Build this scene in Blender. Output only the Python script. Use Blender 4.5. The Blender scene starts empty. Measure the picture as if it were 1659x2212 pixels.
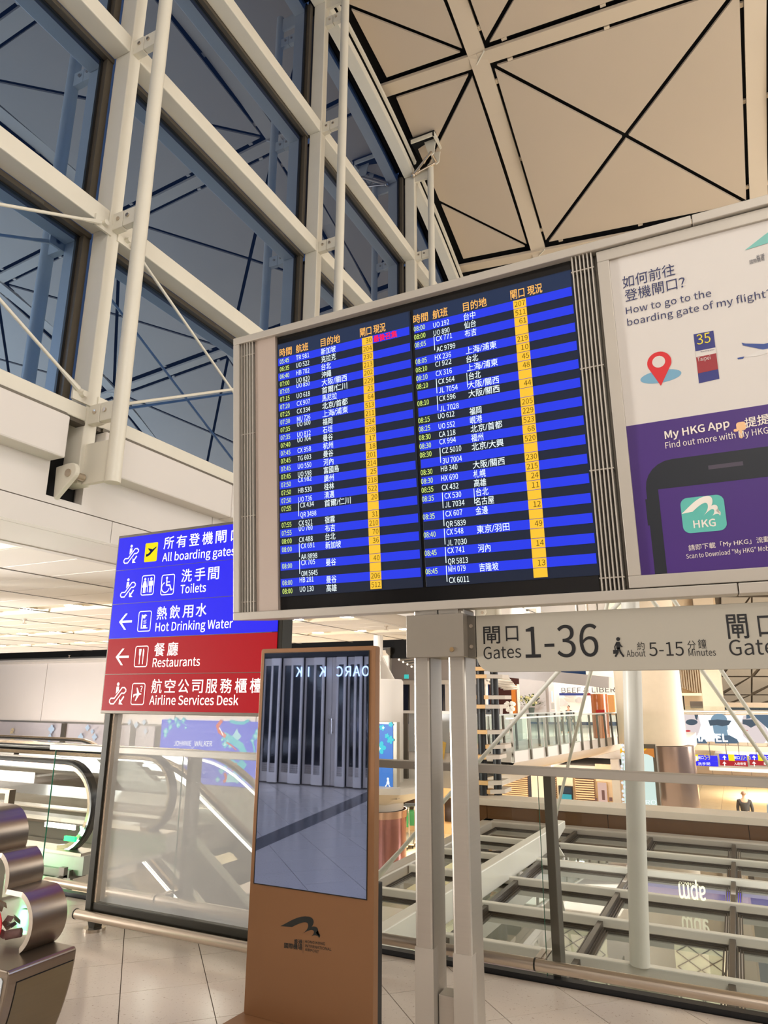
import bpy, bmesh, math, random, os
from mathutils import Vector, Matrix
from math import sin, cos, tan, pi, radians, sqrt, atan2
random.seed(7)
SC = bpy.context.scene
COL = SC.collection

# ------------------------------------------------------------------ camera
FPX, YAW, PITCH, ROLL = 1491.1, 0.45834, 0.26107, 0.0046
IW, IH = 1659, 2212
CAMP = Vector((0, 0, 1.6))
FW = Vector((-sin(YAW)*cos(PITCH), cos(YAW)*cos(PITCH), sin(PITCH)))
_rt = Vector((cos(YAW), sin(YAW), 0)); _up = _rt.cross(FW)
RT = _rt*cos(ROLL) + _up*sin(ROLL); UP = -_rt*sin(ROLL) + _up*cos(ROLL)
cd = bpy.data.cameras.new('camera'); cam = bpy.data.objects.new('camera', cd); COL.objects.link(cam)
cd.sensor_fit = 'VERTICAL'; cd.sensor_height = 36.0; cd.lens = FPX/IH*36.0
cd.clip_start = 0.05; cd.clip_end = 400
cam.matrix_world = Matrix(((RT.x, UP.x, -FW.x, CAMP.x), (RT.y, UP.y, -FW.y, CAMP.y), (RT.z, UP.z, -FW.z, CAMP.z), (0, 0, 0, 1)))
SC.camera = cam

# ------------------------------------------------------------------ world, exposure, area lights
SC.view_settings.view_transform = 'Standard'; SC.view_settings.look = 'None'
SC.view_settings.exposure = 0.0; SC.view_settings.gamma = 1.0; SC.view_settings.use_curve_mapping = False
try: SC.cycles.transparent_max_bounces = 32; SC.cycles.max_bounces = 10
except Exception: pass
wd = bpy.data.worlds.new('night_sky'); SC.world = wd; wd.use_nodes = True
wd.node_tree.nodes['Background'].inputs[0].default_value = (0.05, 0.085, 0.18, 1)
wd.node_tree.nodes['Background'].inputs[1].default_value = 0.6
def area(name, loc, aim, sx, sy, power, col=(1, .86, .68)):
    l = bpy.data.lights.new(name, 'AREA'); l.shape = 'RECTANGLE'; l.size = sx; l.size_y = sy; l.energy = power; l.color = col
    o = bpy.data.objects.new(name, l); COL.objects.link(o); o.location = loc
    o.rotation_euler = (Vector(aim)-Vector(loc)).to_track_quat('-Z', 'Y').to_euler(); return o
area('roof_uplight', (4, -7, 6), (3, 3, 17), 9, 5, 1850, (1, .93, .84))
area('roof_uplight', (15, 9, 5), (4, 15, 16), 6, 10, 1500, (1, .93, .84))
area('roof_uplight', (12, 24, 3), (4, 26, 14), 8, 8, 900, (1, .93, .84))
area('hall_fill', (5, -4, 12.5), (0.5, 2, 0), 9, 7, 1500, (1, .98, .95))  # unseen area lamps added as fill for the hall, three in all
area('hall_fill', (17, 13, 10), (1, 11, -1), 8, 10, 700, (1, .97, .92))
area('hall_fill', (11, 17, 8), (9.0, 17, 0), 8, 8, 750, (1, .98, .95))
area('cafe_front_fill', (-4.8, 23, 5), (-6.5, 29, 1.5), 1.5, 1.5, 110, (1, .97, .93))  # unseen lamp added to brighten the cafe bulkhead
area('shop_front_light', (0.5, -3.6, 3.35), (-3, -6, 0), 5, .5, 90, (1, .98, 1))
area('low_ceiling_fill', (-20, -2.5, .5), (-16, 9, 3.4), 4, 1.5, 5200, (1, .96, .91))  # two unseen lamps added to brighten the low ceiling
area('low_ceiling_fill', (-30, 19, -4.6), (-24, 14, 3.4), 6, 6, 1700, (1, .96, .92))

# ------------------------------------------------------------------ helpers
def ray(px, py): return FW*FPX + RT*(px-IW/2) + UP*(IH/2-py)
def AZ(px, py, z): d = ray(px, py); return CAMP + d*((z-CAMP.z)/d.z)
def AY(px, py, y): d = ray(px, py); return CAMP + d*((y-CAMP.y)/d.y)
def AX(px, py, x): d = ray(px, py); return CAMP + d*((x-CAMP.x)/d.x)
class Plane:
    def __init__(s, O, ux, uy):
        s.O, s.ux, s.uy = Vector(O), Vector(ux).normalized(), Vector(uy).normalized(); s.n = s.ux.cross(s.uy)
    def uv(s, px, py):
        d = ray(px, py); t = (s.O-CAMP).dot(s.n)/d.dot(s.n); p = CAMP+d*t-s.O
        return (p.dot(s.ux), p.dot(s.uy))
    def P(s, u, v, n=0.0): return s.O + s.ux*u + s.uy*v + s.n*n
def srgb(c):
    def f(x):
        x /= 255.0
        return x/12.92 if x <= .04045 else ((x+.055)/1.055)**2.4
    return (f(c[0]), f(c[1]), f(c[2]), 1)
MATS = {}
def mat(name, col, rough=.5, metal=0.0, var=.06, scale=6.0, bump=0.0, coat=0.0, stretch=None, spec=.5):
    if name in MATS: return MATS[name]
    m = bpy.data.materials.new(name); m.use_nodes = True; nt = m.node_tree; b = nt.nodes['Principled BSDF']
    b.inputs['Roughness'].default_value = rough; b.inputs['Metallic'].default_value = metal
    b.inputs['Coat Weight'].default_value = coat; b.inputs['Specular IOR Level'].default_value = spec
    tc = nt.nodes.new('ShaderNodeTexCoord'); nz = nt.nodes.new('ShaderNodeTexNoise'); mp = nt.nodes.new('ShaderNodeMapping')
    nt.links.new(tc.outputs['Object'], mp.inputs[0]); nt.links.new(mp.outputs[0], nz.inputs['Vector'])
    nz.inputs['Scale'].default_value = scale; nz.inputs['Detail'].default_value = 5
    if stretch: mp.inputs['Scale'].default_value = stretch
    mx = nt.nodes.new('ShaderNodeMix'); mx.data_type = 'RGBA'; c = srgb(col)
    mx.inputs[6].default_value = tuple(max(0, v*(1-var)) for v in c[:3])+(1,)
    mx.inputs[7].default_value = tuple(min(1, v*(1+var)) for v in c[:3])+(1,)
    nt.links.new(nz.outputs['Fac'], mx.inputs[0]); nt.links.new(mx.outputs[2], b.inputs['Base Color'])
    if bump:
        bp = nt.nodes.new('ShaderNodeBump'); bp.inputs['Strength'].default_value = bump; bp.inputs['Distance'].default_value = .01
        nt.links.new(nz.outputs['Fac'], bp.inputs['Height']); nt.links.new(bp.outputs[0], b.inputs['Normal'])
    MATS[name] = m; return m
def emit(name, col, k=1.0, gloss=True):
    if name in MATS: return MATS[name]
    m = bpy.data.materials.new(name); m.use_nodes = True; b = m.node_tree.nodes['Principled BSDF']
    c = srgb(col); b.inputs['Base Color'].default_value = (.01, .01, .012, 1)
    b.inputs['Emission Color'].default_value = c; b.inputs['Emission Strength'].default_value = k
    b.inputs['Roughness'].default_value = .35; b.inputs['Specular IOR Level'].default_value = .12 if gloss else 0
    MATS[name] = m; return m
def glass(name, tint=(.93, .97, .95), veil=0.0, veilc=(.8, .8, .78), refl=1.0):
    if name in MATS: return MATS[name]
    m = bpy.data.materials.new(name); m.use_nodes = True; nt = m.node_tree; nt.nodes.clear()
    out = nt.nodes.new('ShaderNodeOutputMaterial'); tr = nt.nodes.new('ShaderNodeBsdfTransparent'); gl = nt.nodes.new('ShaderNodeBsdfGlossy')
    fr = nt.nodes.new('ShaderNodeFresnel'); fr.inputs[0].default_value = 1.5
    mu = nt.nodes.new('ShaderNodeMath'); mu.operation = 'MULTIPLY'; mu.inputs[1].default_value = refl
    nt.links.new(fr.outputs[0], mu.inputs[0])
    gl.inputs['Roughness'].default_value = .02; tr.inputs[0].default_value = tint+(1,)
    base = tr
    if veil:
        df = nt.nodes.new('ShaderNodeBsdfDiffuse'); df.inputs[0].default_value = veilc+(1,)
        mv = nt.nodes.new('ShaderNodeMixShader'); mv.inputs[0].default_value = veil
        nt.links.new(tr.outputs[0], mv.inputs[1]); nt.links.new(df.outputs[0], mv.inputs[2]); base = mv
    mx = nt.nodes.new('ShaderNodeMixShader'); nt.links.new(mu.outputs[0], mx.inputs[0])
    nt.links.new(base.outputs[0], mx.inputs[1]); nt.links.new(gl.outputs[0], mx.inputs[2]); nt.links.new(mx.outputs[0], out.inputs[0])
    MATS[name] = m; return m

M_STEEL = mat('cream_painted_steel', (228, 223, 208), .38, var=.05, scale=3)
M_BEAM = mat('white_painted_beam', (224, 221, 210), .4, var=.04, scale=2)
M_ALU = mat('brushed_aluminium', (190, 184, 174), .38, .75, var=.05, scale=4, stretch=(1, 1, 30))
M_ALUM = mat('matt_aluminium_frame', (186, 179, 168), .45, .35, var=.04, scale=5)
M_ALUD = mat('dark_aluminium', (112, 106, 96), .42, .6, var=.08, scale=5)
M_BRONZE = mat('bronze_gasket', (92, 84, 72), .45, .3, var=.1)
M_BLACK = mat('black_trim', (18, 18, 20), .45, var=.1)
M_VOID = mat('dark_joint', (10, 10, 12), .9, var=.2)
M_ROOF = mat('roof_panel_paint', (202, 186, 166), .7, var=.05, scale=.35, bump=.05)
M_RIB = mat('roof_rib_paint', (212, 197, 176), .6, var=.03, scale=.5)
M_WHITE = mat('white_cladding', (226, 220, 214), .5, var=.03, scale=1)
M_WALLP = mat('gloss_white_wall_panel', (236, 228, 224), .3, var=.02, scale=1)
M_SS = mat('satin_stainless_steel', (205, 192, 176), .28, .95, var=.07, scale=6, stretch=(1, 30, 30))
M_GREYM = mat('grey_metallic_paint', (140, 132, 120), .42, .25, var=.04, scale=9)
M_BLUEC = mat('printed_navy', (30, 40, 92), .5, var=.02)
M_GLASS = glass('clear_railing_glass', (.93, .96, .94))
M_GLASSV = glass('hazy_panel_glass', (.90, .92, .90), .34, (.92, .92, .90))  # white veil in the colour stands for bright reflections and haze
M_GLASSR = glass('canopy_glass', (.55, .64, .60), .08, (.55, .6, .58), 1.6)
M_WOOD = mat('oak_tread', (214, 170, 112), .45, var=.14, scale=8, stretch=(1, 6, 6))

class MB:
    def __init__(s): s.v = []; s.f = []
    def quad(s, a, b, c, d):
        n = len(s.v); s.v += [Vector(a), Vector(b), Vector(c), Vector(d)]; s.f.append((n, n+1, n+2, n+3)); return s
    def poly(s, pts):
        n = len(s.v); s.v += [Vector(p) for p in pts]; s.f.append(tuple(range(n, n+len(pts)))); return s
    def prism(s, pts, d):
        pts = [Vector(p) for p in pts]; d = Vector(d); n = len(s.v); k = len(pts); s.v += pts + [p+d for p in pts]
        s.f.append(tuple(range(n+k-1, n-1, -1))); s.f.append(tuple(range(n+k, n+2*k)))
        for i in range(k): s.f.append((n+i, n+(i+1) % k, n+k+(i+1) % k, n+k+i))
        return s
    def box(s, x0, x1, y0, y1, z0, z1):
        if x0 > x1: x0, x1 = x1, x0
        if y0 > y1: y0, y1 = y1, y0
        if z0 > z1: z0, z1 = z1, z0
        n = len(s.v); s.v += [Vector(p) for p in ((x0,y0,z0),(x1,y0,z0),(x1,y1,z0),(x0,y1,z0),(x0,y0,z1),(x1,y0,z1),(x1,y1,z1),(x0,y1,z1))]
        s.f += [(n+3,n+2,n+1,n),(n+4,n+5,n+6,n+7),(n,n+1,n+5,n+4),(n+1,n+2,n+6,n+5),(n+2,n+3,n+7,n+6),(n+3,n,n+4,n+7)]; return s
    def bar(s, p0, p1, w, h, up=(0, 0, 1)):          # rectangular bar along p0-p1; w sideways, h along up
        p0, p1 = Vector(p0), Vector(p1); d = (p1-p0).normalized(); up = Vector(up)
        sd = d.cross(up).normalized(); u2 = sd.cross(d).normalized()
        pts = [p0+sd*(a*w/2)+u2*(b*h/2) for a, b in ((-1,-1),(1,-1),(1,1),(-1,1))]
        return s.prism(pts, p1-p0)
    def cyl(s, p0, p1, r, n=16, r1=None, cap=True):
        p0, p1 = Vector(p0), Vector(p1); d = (p1-p0).normalized(); a = d.orthogonal().normalized(); b = d.cross(a); r1 = r if r1 is None else r1
        k = len(s.v)
        for i in range(n):
            t = 2*pi*i/n; q = a*cos(t)+b*sin(t); s.v += [p0+q*r, p1+q*r1]
        for i in range(n):
            j = (i+1) % n; s.f.append((k+2*i, k+2*j, k+2*j+1, k+2*i+1))
        if cap:
            s.f.append(tuple(k+2*i for i in range(n-1, -1, -1))); s.f.append(tuple(k+2*i+1 for i in range(n)))
        return s
    def tube(s, pts, r, n=10):
        pts = [Vector(p) for p in pts]
        for i in range(len(pts)-1): s.cyl(pts[i], pts[i+1], r, n)
        return s
    def sweep(s, pts, sec, side):                     # sec: (a,b) along side and in-plane normal
        pts = [Vector(p) for p in pts]; side = Vector(side).normalized(); k = len(s.v); m = len(sec)
        for i, p in enumerate(pts):
            d = (pts[min(i+1, len(pts)-1)]-pts[max(i-1, 0)]).normalized(); nn = side.cross(d).normalized()
            s.v += [p+side*a+nn*b for a, b in sec]
        for i in range(len(pts)-1):
            for j in range(m):
                q = (j+1) % m; s.f.append((k+i*m+j, k+i*m+q, k+(i+1)*m+q, k+(i+1)*m+j))
        s.f.append(tuple(k+j for j in range(m-1, -1, -1))); s.f.append(tuple(k+(len(pts)-1)*m+j for j in range(m)))
        return s
    def lathe(s, c, prof, n=20):                      # prof: (r,z)
        c = Vector(c); k = len(s.v); m = len(prof)
        for i in range(n):
            t = 2*pi*i/n; s.v += [c+Vector((r*cos(t), r*sin(t), z)) for r, z in prof]
        for i in range(n):
            j = (i+1) % n
            for q in range(m-1): s.f.append((k+i*m+q, k+j*m+q, k+j*m+q+1, k+i*m+q+1))
        return s
    def ball(s, c, r, n=10, sc=(1, 1, 1)):
        c = Vector(c); k = len(s.v); h = n//2+1
        for i in range(h+1):
            a = pi*i/h
            for j in range(n):
                t = 2*pi*j/n; s.v.append(c+Vector((r*sc[0]*sin(a)*cos(t), r*sc[1]*sin(a)*sin(t), r*sc[2]*cos(a))))
        for i in range(h):
            for j in range(n):
                q = (j+1) % n; s.f.append((k+i*n+j, k+(i+1)*n+j, k+(i+1)*n+q, k+i*n+q))
        return s

def root_loc(p):
    while p.parent: p = p.parent
    return Vector(p.location)
def obj(name, mb, m, parent=None, bevel=0.0, smooth=False, label=None):
    me = bpy.data.meshes.new(name)
    if parent: off = root_loc(parent)
    else:
        xs = [v.x for v in mb.v]; ys = [v.y for v in mb.v]; off = Vector(((min(xs)+max(xs))/2, (min(ys)+max(ys))/2, min(v.z for v in mb.v)))
    me.from_pydata([tuple(v-off) for v in mb.v], [], mb.f); me.update()
    o = bpy.data.objects.new(name, me); COL.objects.link(o)
    if isinstance(m, (list, tuple)):
        for q in m: me.materials.append(q)
    else: me.materials.append(m)
    if parent: o.parent = parent
    else: o.location = off
    bm = bmesh.new(); bm.from_mesh(me)
    bmesh.ops.remove_doubles(bm, verts=bm.verts, dist=1e-5) if smooth else None
    bmesh.ops.recalc_face_normals(bm, faces=bm.faces) if mb.f and len(mb.f) > 3 else None
    bm.to_mesh(me); bm.free()
    if smooth:
        for p in me.polygons: p.use_smooth = True
        try: me.set_sharp_from_angle(angle=radians(40))
        except Exception: pass
    if bevel:
        b = o.modifiers.new('bevel', 'BEVEL'); b.width = bevel; b.segments = 2; b.limit_method = 'ANGLE'
    if label: o['label'] = label
    return o
def thing(name, label, cat, loc, group=None):
    o = bpy.data.objects.new(name, None); COL.objects.link(o); o.location = loc; o.empty_display_size = .1
    o['label'] = label; o['category'] = cat
    if group: o['group'] = group
    return o
def tag(o, label, cat, group=None):
    o['label'] = label; o['category'] = cat
    if group: o['group'] = group
    return o
def struct(name, loc=(0, 0, 0)):
    o = bpy.data.objects.new(name, None); COL.objects.link(o); o.location = loc; o['kind'] = 'structure'; return o
def sobj(name, mb, m, **k):
    o = obj(name, mb, m, **k); o['kind'] = 'structure'; return o
def stuff(o): o['kind'] = 'stuff'; return o

# text: one re-used font curve, glyph outlines appended to an MB
_tc = bpy.data.curves.new('lettering', 'FONT'); _to = bpy.data.objects.new('lettering', _tc); COL.objects.link(_to)
_BF = _tc.font
try: _SANS = bpy.data.fonts.load(os.path.join(bpy.utils.system_resource('DATAFILES'), 'fonts', 'Noto Sans CJK Regular.woff2'))
except Exception: _SANS = _BF
_TCACHE = {}
def glyphs(s, bold=0.0, font='i', space=1.0, res=2):
    key = (s, font, space, res)
    if key in _TCACHE: return _TCACHE[key]
    _tc.font = _SANS
    if any(ord(ch) > 0x2e00 for ch in s): _tc.font = _BF
    _tc.body = s; _tc.offset = 0; _tc.resolution_u = res; _tc.space_character = space
    dg = bpy.context.evaluated_depsgraph_get(); ev = _to.evaluated_get(dg); me = ev.to_mesh()
    vs = [(v.co.x, v.co.y) for v in me.vertices]; fs = [tuple(p.vertices) for p in me.polygons]; ev.to_mesh_clear()
    _TCACHE[key] = (vs, fs); return vs, fs
def text(mb, pl, s, u, v, h, width=None, align='l', bold=0.0, n=.002, ref=None, mirror=False, slope=0.0, font='i', space=1.0, rot=0.0):
    """s written on plane pl with its baseline at (u, v); h = height of the ref glyphs; width = fitted width"""
    res = 6 if h > .05 else 2
    vs, fs = glyphs(s, bold, font, space, res)
    if not vs: return
    rv = glyphs(ref, bold, font, 1.0, res)[0] if ref else vs
    y0, y1 = min(p[1] for p in rv), max(p[1] for p in rv); x0, x1 = min(p[0] for p in vs), max(p[0] for p in vs)
    cjk = bool(ref) and ord(ref[0]) > 0x2e00
    if cjk: by = y0
    elif ref: by = 0
    else: by = y0
    sy = h/(y1-by)
    sx = width/(x1-x0) if width else sy
    w = (x1-x0)*sx; ox = {'l': 0, 'c': -w/2, 'r': -w}[align]; cr, sr = cos(rot), sin(rot)
    bo = bold*h*.8
    for q, (da, db) in enumerate(((0, 0),) if not bold else ((-bo, -bo), (bo, -bo), (-bo, bo), (bo, bo))):
        k = len(mb.v)
        for x, y in vs:
            a = (x-x0)*sx+ox+da; b = (y-by)*sy+db
            if mirror: a = -a
            a, b = a*cr-b*sr, a*sr+b*cr
            mb.v.append(pl.P(u+a, v+b+slope*a, n+q*2e-5))
        mb.f += [tuple(k+i for i in f) for f in fs]
def ipoly(mb, pl, pts, n=.002): mb.poly([pl.P(u, v, n) for u, v in pts])
def irect(mb, pl, u0, v0, u1, v1, n=.002): ipoly(mb, pl, [(u0, v0), (u1, v0), (u1, v1), (u0, v1)], n)
def istroke(mb, pl, pts, w, n=.002, closed=False):
    pts = list(pts); 
    if closed: pts = pts+[pts[0], pts[1]]
    for i in range(len(pts)-1):
        a, b = Vector(pts[i]), Vector(pts[i+1]); d = (b-a)
        if d.length < 1e-7: continue
        d.normalize(); q = Vector((-d.y, d.x))*w/2; e = d*w*.3
        ipoly(mb, pl, [tuple(a-e-q), tuple(b+e-q), tuple(b+e+q), tuple(a-e+q)], n+i*1e-6)
def idisc(mb, pl, u, v, r, n=.002, k=18, ry=None):
    ipoly(mb, pl, [(u+r*cos(2*pi*i/k), v+(ry or r)*sin(2*pi*i/k)) for i in range(k)], n)
def rrect(u0, v0, u1, v1, r, k=5):
    out = []
    for cx, cy, a0 in ((u1-r, v1-r, 0), (u0+r, v1-r, 90), (u0+r, v0+r, 180), (u1-r, v0+r, 270)):
        for i in range(k+1):
            t = radians(a0+90*i/k); out.append((cx+r*cos(t), cy+r*sin(t)))
    return out
def bez(p0, p1, p2, p3, k=8):
    return [tuple((1-t)**3*a+3*(1-t)**2*t*b+3*(1-t)*t*t*c+t**3*d for a, b, c, d in zip(p0, p1, p2, p3)) for t in [i/k for i in range(k)]]
def pxpoly(mb, pl, pts, n=.002): ipoly(mb, pl, [pl.uv(*p) for p in pts], n)
def YP(y): return Plane((0, y, 0), (1, 0, 0), (0, 0, 1))

# ================================================================== ROOF
def zr(x, y):
    yy = ((y-9+15.2) % 30.4)-15.2
    return 17.0-.0243*yy*yy-.09*(x+4)
roof = struct('ceiling')
NX = [-9.8+5.9*i for i in range(0, 6)]; NY = [13.0+5.6*k for k in range(-4, 7)]
def rp(x, y, dz=0.0): return Vector((x, y, zr(x, y)+dz))
def clipx(pts, x0):
    out = []
    for i in range(len(pts)):
        a, b = pts[i], pts[(i+1) % len(pts)]
        if a.x >= x0: out.append(a)
        if (a.x >= x0) != (b.x >= x0): out.append(a.lerp(b, (x0-a.x)/(b.x-a.x)))
    return out
FX = -6.25
bk = MB()
for i in range(len(NX)-1):
    for j in range(len(NY)-1):
        x0, x1, y0, y1 = NX[i], NX[i+1], NY[j], NY[j+1]; g = .29; q = .08
        C = rp((x0+x1)/2, (y0+y1)/2, 0)
        cs = [Vector((x0+g, y0+g, zr(x0+g, y0+g))), Vector((x1-g, y0+g, zr(x1-g, y0+g))), Vector((x1-g, y1-g, zr(x1-g, y1-g))), Vector((x0+g, y1-g, zr(x0+g, y1-g)))]
        C.z = sum(c.z for c in cs)/4+.05
        for k in range(4):
            a, b = cs[k], cs[(k+1) % 4]; e = (b-a).normalized(); mid = (a+b)/2; t = (C-mid).normalized()
            tri = [a+e*q, b-e*q, C-t*q]
            tri = clipx(tri, FX)
            if len(tri) < 3: continue
            mb = MB(); mb.prism(tri, (0, 0, .05)); obj('roof_panel', mb, M_ROOF, roof)
        dl = clipx([rp(x0, y0, .22), rp(x1, y0, .22), rp(x1, y1, .22), rp(x0, y1, .22)], -6.9)
        if len(dl) > 2: bk.poly(dl)
        # standoff clips seen as pale marks bridging the dark joints
        if x0 > -8:
            mb = MB()
            for f in (.12, .5, .88):
                for yy, s_ in ((y0, .25), (y1, -.25)):
                    p = rp(x0+f*5.9, yy+s_, .0); mb.box(p.x-.06, p.x+.06, p.y-.035, p.y+.035, p.z, p.z+.05)
                for xx, s_ in ((x0, .25), (x1, -.25)):
                    p = rp(xx+s_, y0+f*5.6, .0); mb.box(p.x-.035, p.x+.035, p.y-.06, p.y+.06, p.z, p.z+.05)
            obj('joint_clip', mb, M_RIB, roof)
obj('dark_backing', bk, M_VOID, roof)
for j, y in enumerate(NY):
    for i in range(len(NX)-1):
        a, b = rp(max(NX[i], -6.6), y, .0), rp(NX[i+1], y, .0); mb = MB(); mb.bar(a, b, .37, .09, (0, 0, 1)); obj('roof_rib', mb, M_RIB, roof, bevel=.01)
for i, x in enumerate(NX[1:]):
    for j in range(len(NY)-1):
        mb = MB(); n = 4
        for k in range(n):
            ya, yb = NY[j]+(NY[j+1]-NY[j])*k/n, NY[j]+(NY[j+1]-NY[j])*(k+1)/n
            mb.bar(rp(x, ya, -.005), rp(x, yb, -.005), .42, .09)
        obj('roof_rib', mb, M_RIB, roof)
    for y in NY:
        p = rp(x, y, -.055); mb = MB(); mb.bar(p+Vector((-.2, .2, 0)), p+Vector((.2, -.2, 0)), .03, .03); obj('node_weld', mb, M_STEEL, roof)
# pivot bracket hanging from a square opening by the facade
P0 = AX(925, 325, -5.95)
mb = MB()
zc = zr(-6, P0.y)-.02
mb.box(-6.35, -5.6, P0.y-.42, P0.y+.45, zc-.05, zc-.02)
obj('opening_plate', mb, M_VOID, roof)
mb = MB(); mb.box(-6.3, -5.62, P0.y-.40, P0.y-.36, zc-.16, zc-.04); mb.box(-5.66, -5.6, P0.y-.4, P0.y+.42, zc-.16, zc-.04)
obj('opening_frame', mb, M_STEEL, roof)
mb = MB()
for dy in (-.16, .2):
    mb.prism([(-6.0, P0.y+dy, zc-.05), (-5.66, P0.y+dy, zc-.05), (-5.72, P0.y+dy, zc-.5), (-5.8, P0.y+dy, zc-.55), (-5.88, P0.y+dy, zc-.5)], (0, .03, 0))
obj('lug_plate', mb, M_STEEL, roof)
mb = MB(); a = Vector((-5.8, P0.y+.02, zc-.48)); b = Vector((-6.45, P0.y+.1, zc-.75))
mb.cyl(a+Vector((0, -.22, 0)), a+Vector((0, .24, 0)), .035, 10); mb.cyl(a+Vector((0, -.2, 0)), b, .035, 10); mb.cyl(a+Vector((0, .2, 0)), b, .035, 10); mb.ball(b, .07)
obj('pivot_arm', mb, M_SS, roof, smooth=True)

# ================================================================== FACADE (window_1)
win = struct('window_1')
MX = -6.6; TX = -6.0; YK = [.43+4.85*k for k in range(-2, 7)]
ZL = [4.80, 7.44, 10.25, 13.12, 15.96]
def ztop(y): return min(zr(-6.6, y), zr(-6.6, y))-.62
M_FG = bpy.data.materials.new('coated_facade_glass'); M_FG.use_nodes = True; nt = M_FG.node_tree; nt.nodes.clear()
_o = nt.nodes.new('ShaderNodeOutputMaterial'); _a = nt.nodes.new('ShaderNodeAddShader'); _g = nt.nodes.new('ShaderNodeBsdfGlossy'); _t = nt.nodes.new('ShaderNodeBsdfTransparent')
_lw = nt.nodes.new('ShaderNodeLayerWeight'); _mx = nt.nodes.new('ShaderNodeMix'); _mx.data_type = 'RGBA'
_lw.inputs[0].default_value = .5
_mx.inputs[6].default_value = (.25, .44, .78, 1); _mx.inputs[7].default_value = (.22, .205, .19, 1)
nt.links.new(_lw.outputs['Facing'], _mx.inputs[0]); nt.links.new(_mx.outputs[2], _g.inputs[0]); _g.inputs['Roughness'].default_value = .006
_t.inputs[0].default_value = (.10, .14, .2, 1)
nt.links.new(_g.outputs[0], _a.inputs[0]); nt.links.new(_t.outputs[0], _a.inputs[1]); nt.links.new(_a.outputs[0], _o.inputs[0])
for k, y in enumerate(YK):
    zt = ztop(y)+.1
    mb = MB(); mb.box(-6.74, -6.46, y-.09, y+.09, 3.93, zt); obj('mullion', mb, M_STEEL, win, bevel=.012)
    tt = min(zt+.05, 18); mb = MB(); mb.cyl((TX, y, 3.90), (TX, y, tt), .088, 24); obj('tube_mast', mb, M_STEEL, win, smooth=True)
    mb = MB(); mb.prism([(-6.46, y-.03, 4.42), (TX, y-.03, 4.42), (TX, y-.03, 3.93), (-6.46, y-.03, 3.93)], (0, .06, 0)); obj('foot_plate', mb, M_STEEL, win)
    mb = MB(); mb.box(-6.46, TX, y-.03, y+.03, zt-.35, zt-.02); obj('head_plate', mb, M_STEEL, win)
    for z in ZL:
        if z > zt-.5: continue
        mb = MB(); mb.box(-6.46, -6.285, y-.05, y+.05, z-.14, z+.1); mb.box(-6.275, TX-.03, y-.045, y+.045, z-.13, z+.1); br = obj('bracket', mb, M_STEEL, win, bevel=.006)
        mb = MB()
        for dx in (-6.36, -6.2): mb.cyl((dx, y-.065, z), (dx, y-.04, z), .026, 10)
        obj('bolt', mb, M_SS, br)
    # pin joint at the foot
    mb = MB(); yy = y-.25; mb.prism([(-6.64, yy, 4.10), (-6.44, yy, 4.12)]+[(-6.40+.095*cos(radians(a_)), yy, 4.02+.1*sin(radians(a_))) for a_ in range(75, -60, -15)]+[(-6.62, yy, 3.70)], (0, .06, 0)); lug = obj('pin_lug', mb, M_STEEL, win, bevel=.01)
    mb = MB(); mb.cyl((-6.42, yy-.015, 4.0), (-6.42, yy+.2, 4.0), .045, 16); obj('pin', mb, M_SS, lug, smooth=True)
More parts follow.
